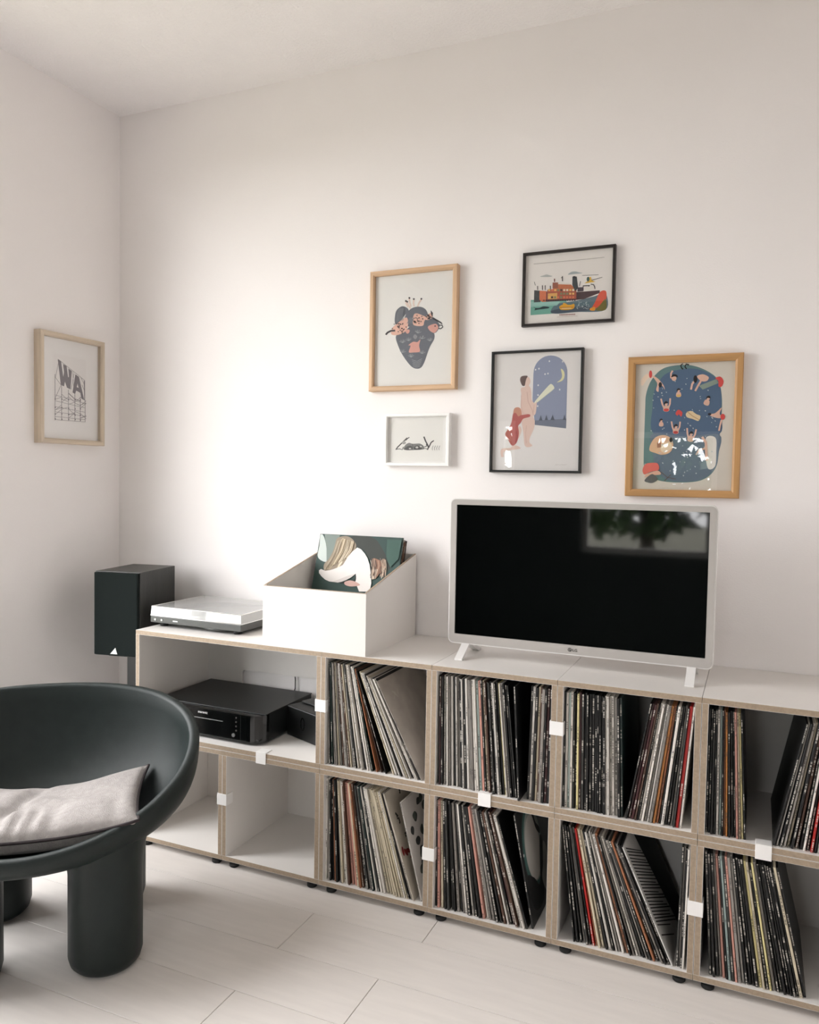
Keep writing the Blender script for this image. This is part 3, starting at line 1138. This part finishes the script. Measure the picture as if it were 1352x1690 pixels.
for k in range(4):
    MB().prism(ell(.128, .044 + .014 * k, .0028, .0028, 0, 12), 1, -hd - .0015, -hd).build('button', M['logo_grey'], pl)
for k in (-1, 1):
    mb = MB()
    mb.box(k * .145 - .0006, k * .145 + .0006, -hd - .0006, -hd, .012, .096)
    mb.build('fascia_joint', M['black_metal'], pl)

bx = thing('network_box', 'small black box with an embossed oval, beside the disc player on the shelf', 'box', (-.128, .205, SH), R(-22))
MB().box(-.098, .098, -.055, .055, .0005, .101).build('case', M['black'], bx, .003)
MB().box(-.090, .090, .0, .052, .1012, .108).build('raised_lid', M['black_metal'], bx, .002)
ov = MB()
ring_prism(ov, [(a, b) for a, b in ell(-.01, .055, .010, .022, 0, 28)], [(a, b) for a, b in ell(-.01, .055, .008, .019, 0, 28)], -.0566, -.055)
ov.build('oval_emblem', M['gloss_black'], bx)

cbl = MB().tube([(-.325, .3755, .62), (-.327, .377, .56), (-.323, .3765, .53), (-.322, .374, .50), (-.33, .369, .470)], .0022, 8)
tag(cbl.build('power_cord', M['cord']), 'thin black cord hanging in the back cut-out behind the disc player', 'cord')

# ------------------------------------------------------------------ loudspeaker on stand
SPR = R(11)
spx, spy = -.883, .172
sp = thing('loudspeaker', 'black bookshelf loudspeaker with cloth grille and white triangle badge', 'loudspeaker', (spx, spy, .625), SPR)
MB().box(-.088, .088, -.114, .125, 0, .300).build('cabinet', M['vinyl_wrap'], sp, .002)
MB().box(-.085, .085, -.128, -.1145, .004, .297).build('grille', M['grille'], sp, .003)
MB().prism([(-.019, .010), (.008, .010), (.0005, .032)], 1, -.1302, -.1282).build('badge', M['logo_white'], sp)
for zz, r in ((.225, .03), (.10, .065)):
    mb = MB()
    mb.prism(ell(0, zz, r, r, 0, 28), 1, -.1144, -.112)
    mb.build('driver', M['black'], sp)
st = thing('speaker_stand', 'dark grey column stand under the loudspeaker, mostly hidden behind the chair', 'speaker stand', (spx, spy + .02, 0), SPR)
MB().box(-.055, .10, -.11, .11, .618, .6245).build('top_plate', M['black_metal'], st, .001)
MB().box(-.032, .055, -.03, .04, .0125, .6175).build('column', M['black_metal'], st, .002)
MB().box(-.075, .110, -.135, .135, 0, .012).build('base_plate', M['black_metal'], st, .002)

# ------------------------------------------------------------------ framed pictures


def picture(name, label, loc, rz, W, H, bar, depth, cols, paper, art, quad, mat_margin=None, glass=True, prof='flat'):
    """frame on a wall, local: x right, -y out of the wall, z up from the lower edge"""
    root = thing(name, label, 'picture', loc, rz, 'framed pictures')
    wh = wood(name + '_grain_h', cols, 0) if prof != 'plain' else plain(name + '_lacquer', cols, .4, .04)
    wv = wood(name + '_grain_v', cols, 2) if prof != 'plain' else wh
    b, d, w2 = bar, depth, W / 2

    def member(p_out, p_in, mat):
        # cross-section: outer back, outer front, inner front, inner back (rabbet) with softened edges
        s = []
        for (ox, oz), (ix, iz) in (p_out, p_in):
            def L(t):
                return (ox + (ix - ox) * t, oz + (iz - oz) * t)
            s.append([(L(0)[0], 0, L(0)[1]), (L(0)[0], -d * .9, L(0)[1]), (L(.10)[0], -d, L(.10)[1]), (L(.72)[0], -d, L(.72)[1]), (L(1)[0], -d * .86, L(1)[1]), (L(1)[0], 0, L(1)[1])])
        n = 6
        vs = s[0] + s[1]
        fs = [(i, (i + 1) % n, n + (i + 1) % n, n + i) for i in range(n)] + [tuple(range(n))[::-1], tuple(range(n, 2 * n))]
        MB().add(vs, fs).build('frame_bar', mat, root)
    O = [(-w2, 0), (w2, 0), (w2, H), (-w2, H)]
    I = [(-w2 + b, b), (w2 - b, b), (w2 - b, H - b), (-w2 + b, H - b)]
    for i in range(4):
        j = (i + 1) % 4
        member((O[i], I[i]), (O[j], I[j]), wh if i % 2 == 0 else wv)
    pm = plain(name + '_paper', paper, .8, .01)
    pd = d * .45
    MB().box(-w2 + b * .6, w2 - b * .6, -pd, -.001, b * .6, H - b * .6).build('backing_sheet', pm, root)
    iw, ih = W - 2 * b, H - 2 * b
    f = quadmap(quad)

    def pl_(a, q, l):
        return (-iw / 2 + a * iw, -pd - .0002 - l, H - b - q * ih)
    ink_object('print', [(c, [tuple(min(.996, max(.004, v)) for v in f(p)) for p in P]) for c, P in art], root, pl_)
    if glass:
        y = -d * .72
        MB().box(-w2 + b * .98, w2 - b * .98, y - .001, y + .001, b * .98, H - b * .98).build('glass', M['glass'], root)
    return root


rng = random.Random(11)

# --- heart print
NAVY, NAVY2, PINK, DPK = (106, 110, 120), (138, 142, 150), (238, 190, 172), (222, 164, 152)
H = []
for p, q in (((530, 560), (505, 490)), ((565, 555), (545, 455)), ((600, 555), (597, 470)), ((640, 560), (685, 470)), ((560, 580), (520, 500))):
    H.append(((236, 214, 202), stroke([p, ((p[0] + q[0]) / 2 - 6, (p[1] + q[1]) / 2), q], 18)))
    H.append(((50, 46, 50), ell(q[0], q[1] - 4, 11, 11)))
H += [(NAVY, smooth([(380, 760), (378, 660), (400, 590), (460, 548), (520, 570), (535, 610), (490, 660), (450, 720), (440, 790)])),
      (NAVY, smooth([(500, 780), (490, 690), (530, 610), (600, 565), (680, 562), (740, 600), (765, 680), (740, 760), (620, 800)])),
      (NAVY, smooth([(390, 900), (500, 840), (560, 790), (660, 780), (760, 800), (830, 870), (838, 950), (790, 1040), (760, 1120), (720, 1240), (680, 1300), (620, 1308), (560, 1270), (480, 1160), (420, 1040)])),
      (NAVY, smooth([(700, 780), (720, 720), (800, 690), (870, 740), (900, 800), (850, 880), (760, 850)])),
      (PINK, smooth([(330, 860), (350, 800), (420, 740), (470, 700), (520, 690), (530, 780), (500, 850), (420, 890), (350, 890)])),
      (PINK, smooth([(585, 720), (600, 650), (640, 640), (700, 665), (740, 690), (720, 740), (700, 790), (600, 780)])),
      (PINK, smooth([(730, 690), (770, 650), (805, 640), (820, 680), (790, 715), (740, 720)])),
      ((58, 52, 58), [(795, 605), (822, 640), (815, 690), (796, 650)]),
      (DPK, smooth([(765, 800), (850, 770), (885, 810), (870, 850), (835, 880), (785, 850)])),
      ((58, 52, 58), ell(848, 798, 9, 9)),
      (DPK, smooth([(540, 1105), (560, 1030), (535, 1020), (590, 980), (640, 985), (675, 955), (660, 1030), (670, 1100), (600, 1110)])),
      ((58, 52, 58), stroke([(380, 838), (330, 840), (290, 860), (270, 885)], 22)),
      (DPK, smooth([(500, 850), (520, 830), (548, 835), (545, 865), (520, 880)])),
      ((150, 150, 156), smooth([(590, 920), (612, 890), (640, 920), (615, 950)]))]
for k in range(7):
    t = k / 6
    H.append(((40, 42, 50), stroke([(820 + 90 * t, 690 + 60 * t), (835 + 95 * t, 720 + 55 * t)], 12)))
H.append(((40, 42, 50), stroke([(890, 790), (930, 790), (938, 812), (915, 832), (888, 828)], 12)))
for k in range(70):
    c = rng.choice([(430, 800, 85, 75), (655, 715, 60, 55), (775, 685, 32, 28)])
    t, r = rng.uniform(0, 6.28), math.sqrt(rng.random())
    H.append(((48, 42, 46), ell(c[0] + c[2] * r * math.cos(t), c[1] + c[3] * r * math.sin(t), 7, 7, 0, 8)))
for k in range(16):
    H.append((NAVY2, stroke([(400 + k * 7, 740 - k * 2), (405 + k * 6, 640), (430 + k * 5, 575)], 3)) if k < 12 else (NAVY2, stroke([(520 + (k - 12) * 18, 760), (560 + (k - 12) * 14, 690)], 7)))
for cx, cy in ((470, 970), (540, 950), (700, 930), (790, 960), (470, 1090), (700, 1110), (570, 1150), (650, 860)):
    for k in range(5):
        a = R(-150 + 30 * k + rng.uniform(-10, 10))
        H.append(((168, 172, 176), stroke([(cx, cy + 20), (cx + 42 * math.cos(a), cy + 20 + 42 * math.sin(a))], 5)))
for k in range(5):
    H.append(((168, 172, 176), stroke([(580 + 4 * k, 1200 + 20 * k), (640, 1222 + 18 * k), (700 - 6 * k, 1190 + 22 * k)], 5)))
picture('heart_picture', 'light wood framed print of a dark heart with pink animals', (.1225, YB, 1.566), 0, .316, .404, .0165, .026, (206, 172, 138), (243, 241, 237), H,
        [(160, 195), (1065, 130), (1050, 1515), (135, 1515)])

# --- ship print
S = [((118, 176, 160), [(188, 748), (640, 740), (640, 912), (188, 942)]), ((96, 118, 128), smooth([(520, 800), (760, 760), (1000, 700), (1130, 660), (1136, 878), (760, 905), (520, 925), (440, 900)], 6)),
     ((150, 196, 186), [(188, 770), (560, 770), (520, 820), (188, 840)]), ((76, 88, 102), smooth([(470, 880), (720, 840), (900, 830), (930, 880), (720, 902), (480, 920)])),
     ((226, 92, 66), smooth([(1060, 650), (1136, 640), (1136, 760), (1060, 830), (960, 870), (1000, 780)])), ((116, 108, 52), smooth([(1136, 740), (1136, 876), (1010, 880), (1060, 820)])), ((238, 160, 50), smooth([(940, 860), (1000, 840), (1000, 884), (945, 884)])),
     ((58, 62, 66), [(228, 625), (310, 632), (310, 776), (228, 780)]), ((100, 52, 56), [(310, 640), (765, 650), (1056, 628), (1056, 660), (860, 740), (764, 750), (330, 776)]),
     ((70, 44, 48), [(765, 655), (1056, 628), (1056, 662), (870, 735), (765, 750)]),
     ((212, 116, 76), [(296, 632), (380, 636), (380, 770), (330, 775), (296, 745)]), ((176, 86, 62), [(392, 622), (760, 600), (760, 735), (392, 745)]), ((224, 172, 96), [(402, 668), (520, 660), (520, 735), (402, 740)]),
     ((196, 112, 70), [(462, 530), (688, 552), (740, 600), (740, 640), (462, 640)]), ((152, 86, 66), [(458, 528), (528, 528), (528, 600), (458, 600)]), ((232, 222, 212), [(528, 528), (680, 540), (680, 556), (528, 550)]),
     ((52, 62, 66), [(706, 455), (760, 452), (782, 600), (745, 640), (706, 560)]), ((30, 32, 36), [(712, 448), (742, 446), (744, 476), (712, 478)]),
     ((72, 58, 70), [(775, 590), (845, 588), (845, 640), (775, 645)]), ((40, 36, 40), [(840, 566), (930, 562), (930, 574), (840, 578)]), ((40, 36, 40), [(912, 574), (924, 574), (914, 630), (902, 630)]), ((40, 36, 40), [(840, 570), (850, 570), (852, 636), (842, 636)]),
     ((40, 36, 40), stroke([(940, 550), (975, 555), (990, 580), (996, 610)], 12)), ((238, 232, 224), [(856, 580), (985, 578), (985, 630), (856, 634)]),
     ((222, 178, 60), [(890, 470), (940, 455), (950, 500), (1000, 520), (860, 540), (900, 510)]), ((60, 96, 90), ell(905, 486, 18, 30)), ((90, 90, 88), stroke([(830, 440), (1035, 430)], 6)), ((60, 60, 60), stroke([(950, 500), (1085, 462)], 7)),
     ((40, 60, 64), smooth([(240, 850), (300, 850), (350, 830), (420, 840), (410, 856), (340, 866), (280, 872), (235, 880), (246, 862), (228, 832)])),
     ((232, 170, 54), smooth([(555, 830), (600, 810), (690, 812), (735, 800), (740, 845), (700, 872), (580, 876), (552, 850)])), ((232, 170, 54), [(590, 812), (605, 785), (640, 800), (650, 812)]), ((176, 110, 40), stroke([(556, 846), (730, 842)], 8)), ((240, 232, 214), stroke([(580, 858), (700, 856)], 6)),
     ((186, 190, 188), smooth([(300, 455), (350, 435), (380, 425), (420, 438), (455, 448), (400, 458)])), ((170, 180, 182), smooth([(650, 428), (690, 395), (740, 388), (790, 400), (830, 410), (740, 420)])),
     ((150, 140, 134), stroke([(215, 294), (500, 268), (800, 240), (1105, 208)], 5)), ((60, 56, 58), stroke([(580, 448), (582, 512)], 12)), ((60, 56, 58), stroke([(562, 470), (582, 460)], 8)), ((120, 60, 50), stroke([(480, 480), (482, 520)], 14)), ((80, 80, 78), stroke([(798, 575), (810, 512)], 8)),
     ((110, 110, 108), stroke([(228, 520), (242, 566)], 8))]
for x in (270, 330, 365, 430):
    S.append(((70, 62, 62), stroke([(x, 560 + (x % 7) * 3), (x + 2, 622)], 10)))
for i in range(9):
    for j in range(3):
        x, y = 405 + 38 * i, 612 + 46 * j
        if x > 735 or (x < 520 and j == 1):
            continue
        S.append((rng.choice([(238, 190, 110), (70, 50, 48), (222, 120, 84), (128, 140, 100), (236, 220, 196)]), [(x, y), (x + 26, y), (x + 26, y + 26), (x, y + 26)]))
for i in range(14):
    S.append(((52, 38, 42), [(345 + 30 * i, 748), (363 + 30 * i, 747), (363 + 30 * i, 762), (345 + 30 * i, 763)]))
for k in range(40):
    S.append(((196, 208, 210), ell(rng.uniform(770, 930), rng.uniform(775, 870), 6, 4, 0, 8)))
for i in range(12):
    S.append(((150, 96, 92), [(556 + 17 * i, 934 - i * .6), (567 + 17 * i, 934 - i * .6), (567 + 17 * i, 950 - i * .6), (556 + 17 * i, 950 - i * .6)]))
for i in range(22):
    S.append(((190, 172, 164), [(526 + 12 * i, 966 - i * .6), (534 + 12 * i, 966 - i * .6), (534 + 12 * i, 972 - i * .6), (526 + 12 * i, 972 - i * .6)]))
picture('ship_picture', 'black framed print of a colourful ship with fish below', (.6385, YB, 1.7545), 0, .286, .2295, .0085, .018, (34, 28, 26), (241, 236, 231), S,
        [(118, 195), (1215, 85), (1215, 995), (118, 1060)], prof='plain')

# --- couple with telescope
SK, SK2, RDH = (234, 206, 194), (214, 178, 166), (188, 104, 100)
C = [((150, 158, 182), [(600, 1005), (568, 690), (574, 380)] + [(780 - 205 * math.cos(R(a)), 370 - 212 * math.sin(R(a))) for a in range(10, 180, 10)] + [(984, 400), (980, 1050)]),
     ((124, 130, 146), [(600, 1005), (596, 950), (760, 945), (982, 930), (980, 1050)]),
     ((236, 232, 184), smooth([(905, 322), (940, 350), (950, 410), (925, 465), (860, 486), (905, 450), (920, 400)])),
     ((236, 236, 214), smooth([(600, 715), (760, 525), (800, 510), (826, 545), (810, 580), (625, 730)])), ((206, 210, 190), stroke([(628, 728), (815, 575)], 6)),
     (SK, smooth([(425, 560), (470, 540), (530, 535), (552, 600), (560, 700), (600, 740), (620, 720), (610, 860), (580, 900), (600, 960), (590, 1050), (545, 1160), (540, 1220), (575, 1260), (520, 1280), (480, 1250), (465, 1120), (440, 960), (425, 760), (432, 650)])),
     (SK2, stroke([(500, 600), (515, 720), (570, 830), (580, 880)], 7)), (SK2, stroke([(430, 640), (435, 780), (455, 860), (540, 878)], 5)), (SK2, stroke([(500, 1010), (490, 1120), (500, 1230)], 5)), (SK2, stroke([(590, 760), (575, 880)], 6)),
     (SK, ell(500, 470, 40, 55)), (SK, [(480, 510), (520, 510), (530, 550), (470, 550)]),
     ((112, 94, 92), smooth([(415, 460), (425, 415), (470, 402), (505, 408), (490, 440), (480, 480), (470, 525), (440, 520)])),
     (SK, smooth([(340, 1240), (400, 1180), (440, 1080), (420, 1020), (380, 1060), (330, 1180), (320, 1280), (200, 1300), (195, 1390), (225, 1395), (240, 1330), (420, 1300), (410, 1270)])),
     ((206, 150, 128), smooth([(340, 830), (370, 790), (420, 800), (440, 870), (420, 930), (380, 980), (340, 960)])),
     (RDH, smooth([(430, 885), (530, 875), (538, 905), (460, 930), (430, 980), (400, 1020), (410, 1110), (385, 1220), (330, 1260), (280, 1190), (242, 1115), (290, 1040), (320, 960), (335, 870), (370, 860), (400, 900)])),
     ((166, 86, 86), stroke([(380, 1080), (390, 1150), (370, 1230)], 10)), ((208, 130, 124), stroke([(300, 1060), (290, 1120), (320, 1200)], 8))]
for x, y in ((640, 318), (600, 330), (750, 378), (765, 228), (635, 520), (895, 575), (925, 235), (635, 640), (632, 775), (715, 385)):
    C.append(((232, 232, 232), ell(x, y, 9, 11, 0, 10)))
for x, y, r in ((672, 920, 22), (740, 915, 20), (815, 915, 26), (958, 915, 18)):
    C.append(((96, 102, 116), [(x - r, y + 32), (x - r * .4, y - 5), (x, y - 34), (x + r * .4, y - 5), (x + r, y + 32)]))
for k in range(9):
    C.append(((188, 180, 178), stroke([(860 + k * 16, 1502 - (k % 3) * 5), (870 + k * 16, 1494 + (k % 2) * 8)], 4)))
picture('telescope_picture', 'black framed print of two figures with a telescope at a night window', (.547, YB, 1.296), 0, .293, .385, .0075, .020, (30, 30, 31), (240, 236, 234), C,
        [(103, 140), (1150, 98), (1140, 1575), (90, 1560)], prof='plain')

# --- small white frame with lying figure drawing
Wd = [((242, 240, 235), [(190, 150), (1115, 140), (1110, 935), (180, 925)]),
      ((128, 128, 126), smooth([(400, 690), (440, 620), (500, 585), (560, 600), (620, 600), (700, 600), (760, 640), (780, 690), (740, 710), (600, 720), (480, 722), (420, 712)])),
      ((84, 84, 84), smooth([(420, 700), (470, 650), (540, 640), (560, 690), (500, 718)])), ((70, 70, 70), smooth([(590, 700), (620, 640), (680, 640), (740, 690), (680, 715)])),
      ((200, 198, 194), ell(645, 670, 26, 20)), ((210, 208, 204), ell(715, 655, 22, 14)), ((214, 212, 208), ell(520, 690, 22, 12)),
      ((60, 60, 60), stroke([(265, 710), (300, 660), (370, 590), (430, 530), (470, 490)], 20)), ((60, 60, 60), stroke([(280, 700), (340, 695), (380, 712), (400, 660)], 13)),
      ((170, 168, 164), ell(410, 580, 38, 30)), ((70, 70, 70), stroke([(440, 540), (480, 500), (510, 480)], 16)),
      ((60, 60, 60), stroke([(770, 470), (800, 550), (830, 610), (860, 680)], 24)), ((60, 60, 60), stroke([(950, 545), (900, 580), (870, 650), (830, 715)], 20)),
      ((60, 60, 60), stroke([(780, 660), (820, 650), (815, 610)], 16)), ((110, 110, 108), stroke([(740, 700), (800, 690), (850, 715)], 12)),
      ((80, 80, 80), stroke([(560, 600), (575, 660), (560, 710)], 10)), ((80, 80, 80), stroke([(730, 620), (760, 660)], 8))]
for x in (920, 960, 1000, 1040):
    Wd.append(((150, 148, 146), stroke([(x + 20, 640), (x, 690), (x + 8, 725)], 10)))
picture('small_white_picture', 'small white framed ink drawing of a lying figure', (.1440, YB, 1.3135), 0, .237, .1755, .0115, .024, (244, 243, 241), (246, 244, 241), Wd,
        [(145, 110), (1195, 100), (1185, 965), (125, 945)], prof='plain')

# --- swimming pool print
TL_, BL_, RDD = (106, 138, 140), (88, 112, 142), (226, 84, 80)
P = []
arch = [(250, 1150), (262, 640), (272, 480), (330, 330), (450, 215), (640, 180), (800, 200), (960, 280), (1030, 370), (1060, 520), (1060, 700), (1045, 900), (1035, 1120), (1010, 1260), (920, 1370), (770, 1420), (500, 1420), (330, 1370), (262, 1260)]
P += [(TL_, smooth(arch)), (BL_, smooth([(350, 900), (340, 620), (352, 470), (400, 360), (480, 270), (640, 225), (800, 225), (960, 290), (1030, 380), (1055, 520), (1055, 700), (1040, 910), (700, 935)])),
      ((112, 128, 146), smooth([(345, 905), (700, 938), (1040, 915), (1030, 1130), (1005, 1255), (915, 1362), (770, 1412), (520, 1405), (400, 1300), (340, 1100)])),
      ((246, 240, 232), smooth([(900, 950), (1000, 950), (1010, 1100), (1000, 1250), (930, 1280), (900, 1150)]))]
BS, HR = (240, 196, 176), (44, 40, 44)


def swim(x, y, s, rot, arms=True, suit=(236, 196, 176)):
    c, q = math.cos(R(rot)), math.sin(R(rot))

    def t(pts):
        return [(x + s * (c * a - q * b), y + s * (q * a + c * b)) for a, b in pts]
    P.append((BS, smooth(t([(-26, -2), (0, -14), (26, -2), (30, 40), (0, 52), (-30, 40)]))))
    if arms:
        P.append((BS, stroke(t([(-24, 10), (-40, -30), (-52, -88)]), 17 * s)))
        P.append((BS, stroke(t([(24, 10), (40, -30), (44, -88)]), 17 * s)))
    P.append((suit, smooth(t([(-24, 24), (0, 18), (24, 24), (24, 42), (0, 50), (-24, 42)]))))
    P.append((BS, ell(*t([(0, -32)])[0], 17 * s, 21 * s, rot, 16)))
    P.append((HR, smooth(t([(-20, -18), (-22, -44), (0, -60), (20, -46), (14, -36), (-6, -34)]))))


P += [((250, 226, 204), smooth([(215, 350), (250, 290), (310, 262), (330, 300), (280, 330), (230, 400)])), (RDD, ell(316, 276, 17, 40)), (BS, smooth([(330, 290), (390, 320), (450, 390), (465, 440), (440, 400), (405, 400), (400, 460), (375, 440), (385, 370)])), (HR, ell(418, 388, 18, 28)),
      (BS, stroke([(530, 320), (528, 270), (545, 240)], 18)), (BS, ell(560, 320, 26, 28)), (HR, smooth([(530, 310), (550, 278), (590, 285), (598, 310), (565, 300)])),
      (BS, smooth([(800, 300), (860, 280), (920, 310), (900, 350), (840, 350)])), (BS, stroke([(790, 330), (750, 380), (738, 440)], 20)), (BS, stroke([(840, 350), (810, 400), (782, 455)], 20)), (HR, ell(782, 330, 20, 40)), ((146, 162, 150), [(820, 400), (1000, 330), (1025, 372), (860, 440)]), (RDD, smooth([(990, 320), (1040, 305), (1075, 350), (1060, 405), (1025, 410), (1020, 350)])),
      ((30, 30, 32), stroke([(650, 165), (628, 185), (640, 215), (655, 225)], 13)), ((30, 30, 32), stroke([(715, 180), (685, 172), (672, 200), (690, 222)], 13))]
swim(482, 620, 1.0, -2, True, RDD)
swim(610, 475, .85, 0, False, (238, 196, 120))
swim(585, 860, .95, 2, True, (200, 60, 60))
swim(742, 940, 1.0, 8, True)
swim(910, 560, .95, 20, False)
swim(432, 790, .75, 0, False)
P += [(RDD, smooth([(580, 690), (610, 652), (650, 680), (640, 725), (615, 700), (600, 715)])), ((238, 214, 172), smooth([(690, 690), (740, 665), (800, 700), (840, 720), (820, 770), (760, 750), (700, 730)])),
      ((198, 160, 120), stroke([(700, 670), (760, 720), (830, 760)], 8)), (BS, smooth([(920, 700), (990, 690), (1060, 630), (1040, 690), (1060, 740), (990, 735)])), (RDD, ell(1072, 728, 24, 32)), (HR, ell(935, 700, 18, 13)), (BS, stroke([(1060, 760), (1045, 820), (1035, 875)], 18)),
      ((240, 196, 160), smooth([(330, 1000), (380, 940), (460, 920), (530, 950), (560, 1020), (530, 1100), (450, 1130), (370, 1110), (310, 1080)])), ((250, 226, 196), smooth([(440, 1010), (520, 1000), (545, 1050), (480, 1110), (430, 1080)])), ((176, 120, 100), [(390, 1000), (430, 995), (432, 1050), (392, 1056)]), (HR, ell(535, 970, 16, 26)),
      (BS, stroke([(860, 940), (900, 1000), (905, 1090), (910, 1190)], 26)), (BS, stroke([(905, 1060), (830, 1080), (800, 1130)], 18)),
      ((240, 120, 108), smooth([(240, 1290), (270, 1230), (340, 1215), (400, 1225), (410, 1290), (330, 1310), (260, 1340)])), ((244, 196, 170), smooth([(260, 1370), (300, 1330), (400, 1300), (430, 1340), (330, 1350)])), ((108, 106, 108), smooth([(262, 1400), (340, 1335), (400, 1390), (350, 1430), (290, 1425)])),
      ((110, 84, 80), stroke([(430, 1310), (500, 1370), (590, 1390)], 6)), ((110, 84, 80), stroke([(540, 1340), (470, 1410)], 6))]
for k in range(90):
    x, y = rng.uniform(300, 1030), rng.uniform(240, 1390)
    if (x - 655) ** 2 / 370 ** 2 + (y - 800) ** 2 / 600 ** 2 < .95:
        P.append(((206, 214, 218), ell(x, y, rng.uniform(4, 10), rng.uniform(3, 6), rng.uniform(0, 90), 8)))
picture('pool_picture', 'oak framed print of swimmers in a blue pool', (.9875, YB, 1.2305), 0, .318, .4135, .0215, .022, (186, 142, 92), (232, 224, 212), P,
        [(165, 175), (1197, 140), (1172, 1515), (135, 1495)])

# --- letters on scaffolding, left wall
INK = (122, 116, 122)
Wa = [((240, 236, 234), [(470, 440), (758, 480), (758, 1030), (468, 1022)])]
Wa += [(INK, [(512, 492), (540, 505), (560, 640), (566, 600), (558, 530), (588, 545), (602, 640), (608, 640), (604, 565), (634, 585), (622, 745), (592, 732), (574, 680), (566, 722), (538, 710)]),
       (INK, [(664, 612), (696, 632), (742, 832), (716, 818), (708, 770), (672, 752), (662, 782), (640, 770)]), ((233, 227, 224), [(684, 690), (692, 728), (676, 722)]),
       (INK, [(738, 660), (748, 664), (748, 835), (742, 832)])]
ys = [660, 740, 830, 900, 960, 1010]
for x in (488, 545, 604, 660, 706, 748):
    top = 620 + (x - 488) * .75 if x < 500 else 712 + (x - 540) * .55
    Wa.append(((112, 106, 110), stroke([(x, top), (x, 1018)], 4)))
for i in range(26):
    x = rng.choice([488, 545, 604, 660, 706])
    y = rng.uniform(max(720, 720 + (x - 540) * .55), 1000)
    Wa.append(((130, 124, 128), stroke([(x, y), (x + 52, y + rng.choice([-45, 45, 20, -20]))], 3.2)))
for y in (800, 850, 900, 945, 985, 1012):
    Wa.append(((140, 134, 138), stroke([(486, y + 0), (748, min(1018, y + 60 - (y - 800) * .25))], 3)))
for x in (488, 545, 604, 660, 706):
    for y in (830, 905, 960, 1000):
        Wa.append(((80, 76, 80), ell(x, y + 6 * rng.random(), 5, 6, 0, 8)))
for p, q in (((520, 500), (490, 650)), ((490, 650), (538, 712)), ((538, 712), (486, 830)), ((640, 590), (650, 770)), ((652, 606), (625, 745)), ((712, 640), (742, 700)), ((720, 700), (745, 760))):
    Wa.append(((120, 114, 118), stroke([p, q], 3)))
Wa.append(((120, 114, 118), stroke([(512, 490), (746, 662)], 3)))
picture('letter_picture', 'pale wood framed print of big letters on scaffolding, on the left wall', (XL, .124, 1.3755), R(90), .300, .400, .0185, .034, (206, 190, 170), (243, 240, 238), Wa,
        [(370, 290), (862, 360), (858, 1178), (372, 1172)], prof='flat')

# ------------------------------------------------------------------ trees outside the rear window (seen only in reflections)


def tree(x, y, hgt, rad, seed, label):
    r = random.Random(seed)
    t = thing('garden_tree', label, 'tree', (x, y, -.4), 0, 'trees outside the window')
    MB().tube([(0, 0, 0), (.05, .02, hgt * .4), (-.04, .05, hgt * .7)], [.12, .09, .05], 8).build('trunk', M['bark'], t)
    vs, fs = [], []
    for k in range(480):
        d = Vector((r.gauss(0, 1), r.gauss(0, 1), r.gauss(0, 1))).normalized() * rad * (r.random() ** .45)
        c = Vector((0, 0, hgt * .8)) + Vector((d.x, d.y, d.z * .9))
        u = Vector((r.gauss(0, 1), r.gauss(0, 1), r.gauss(0, 1))).normalized()
        v = u.orthogonal().normalized()
        s = r.uniform(.08, .20)
        n = len(vs)
        vs += [tuple(c + u * s), tuple(c + v * s * .5), tuple(c - u * s), tuple(c - v * s * .5)]
        fs.append((n, n + 1, n + 2, n + 3))
    o = MB().add(vs, fs).build('foliage', M['leaf'], t)
    o['kind'] = 'stuff'


for i, (tx, ty, th, tr) in enumerate([(-.75, -6.4, 2.3, .95), (-.05, -7.6, 2.1, .80), (1.35, -6.6, 2.4, .75), (1.9, -7.4, 2.2, .95)]):
    tree(tx, ty, th, tr, i + 1, 'leafy tree outdoors, %s from the left in the window mirrored by the screen' % ORD[i + 1])
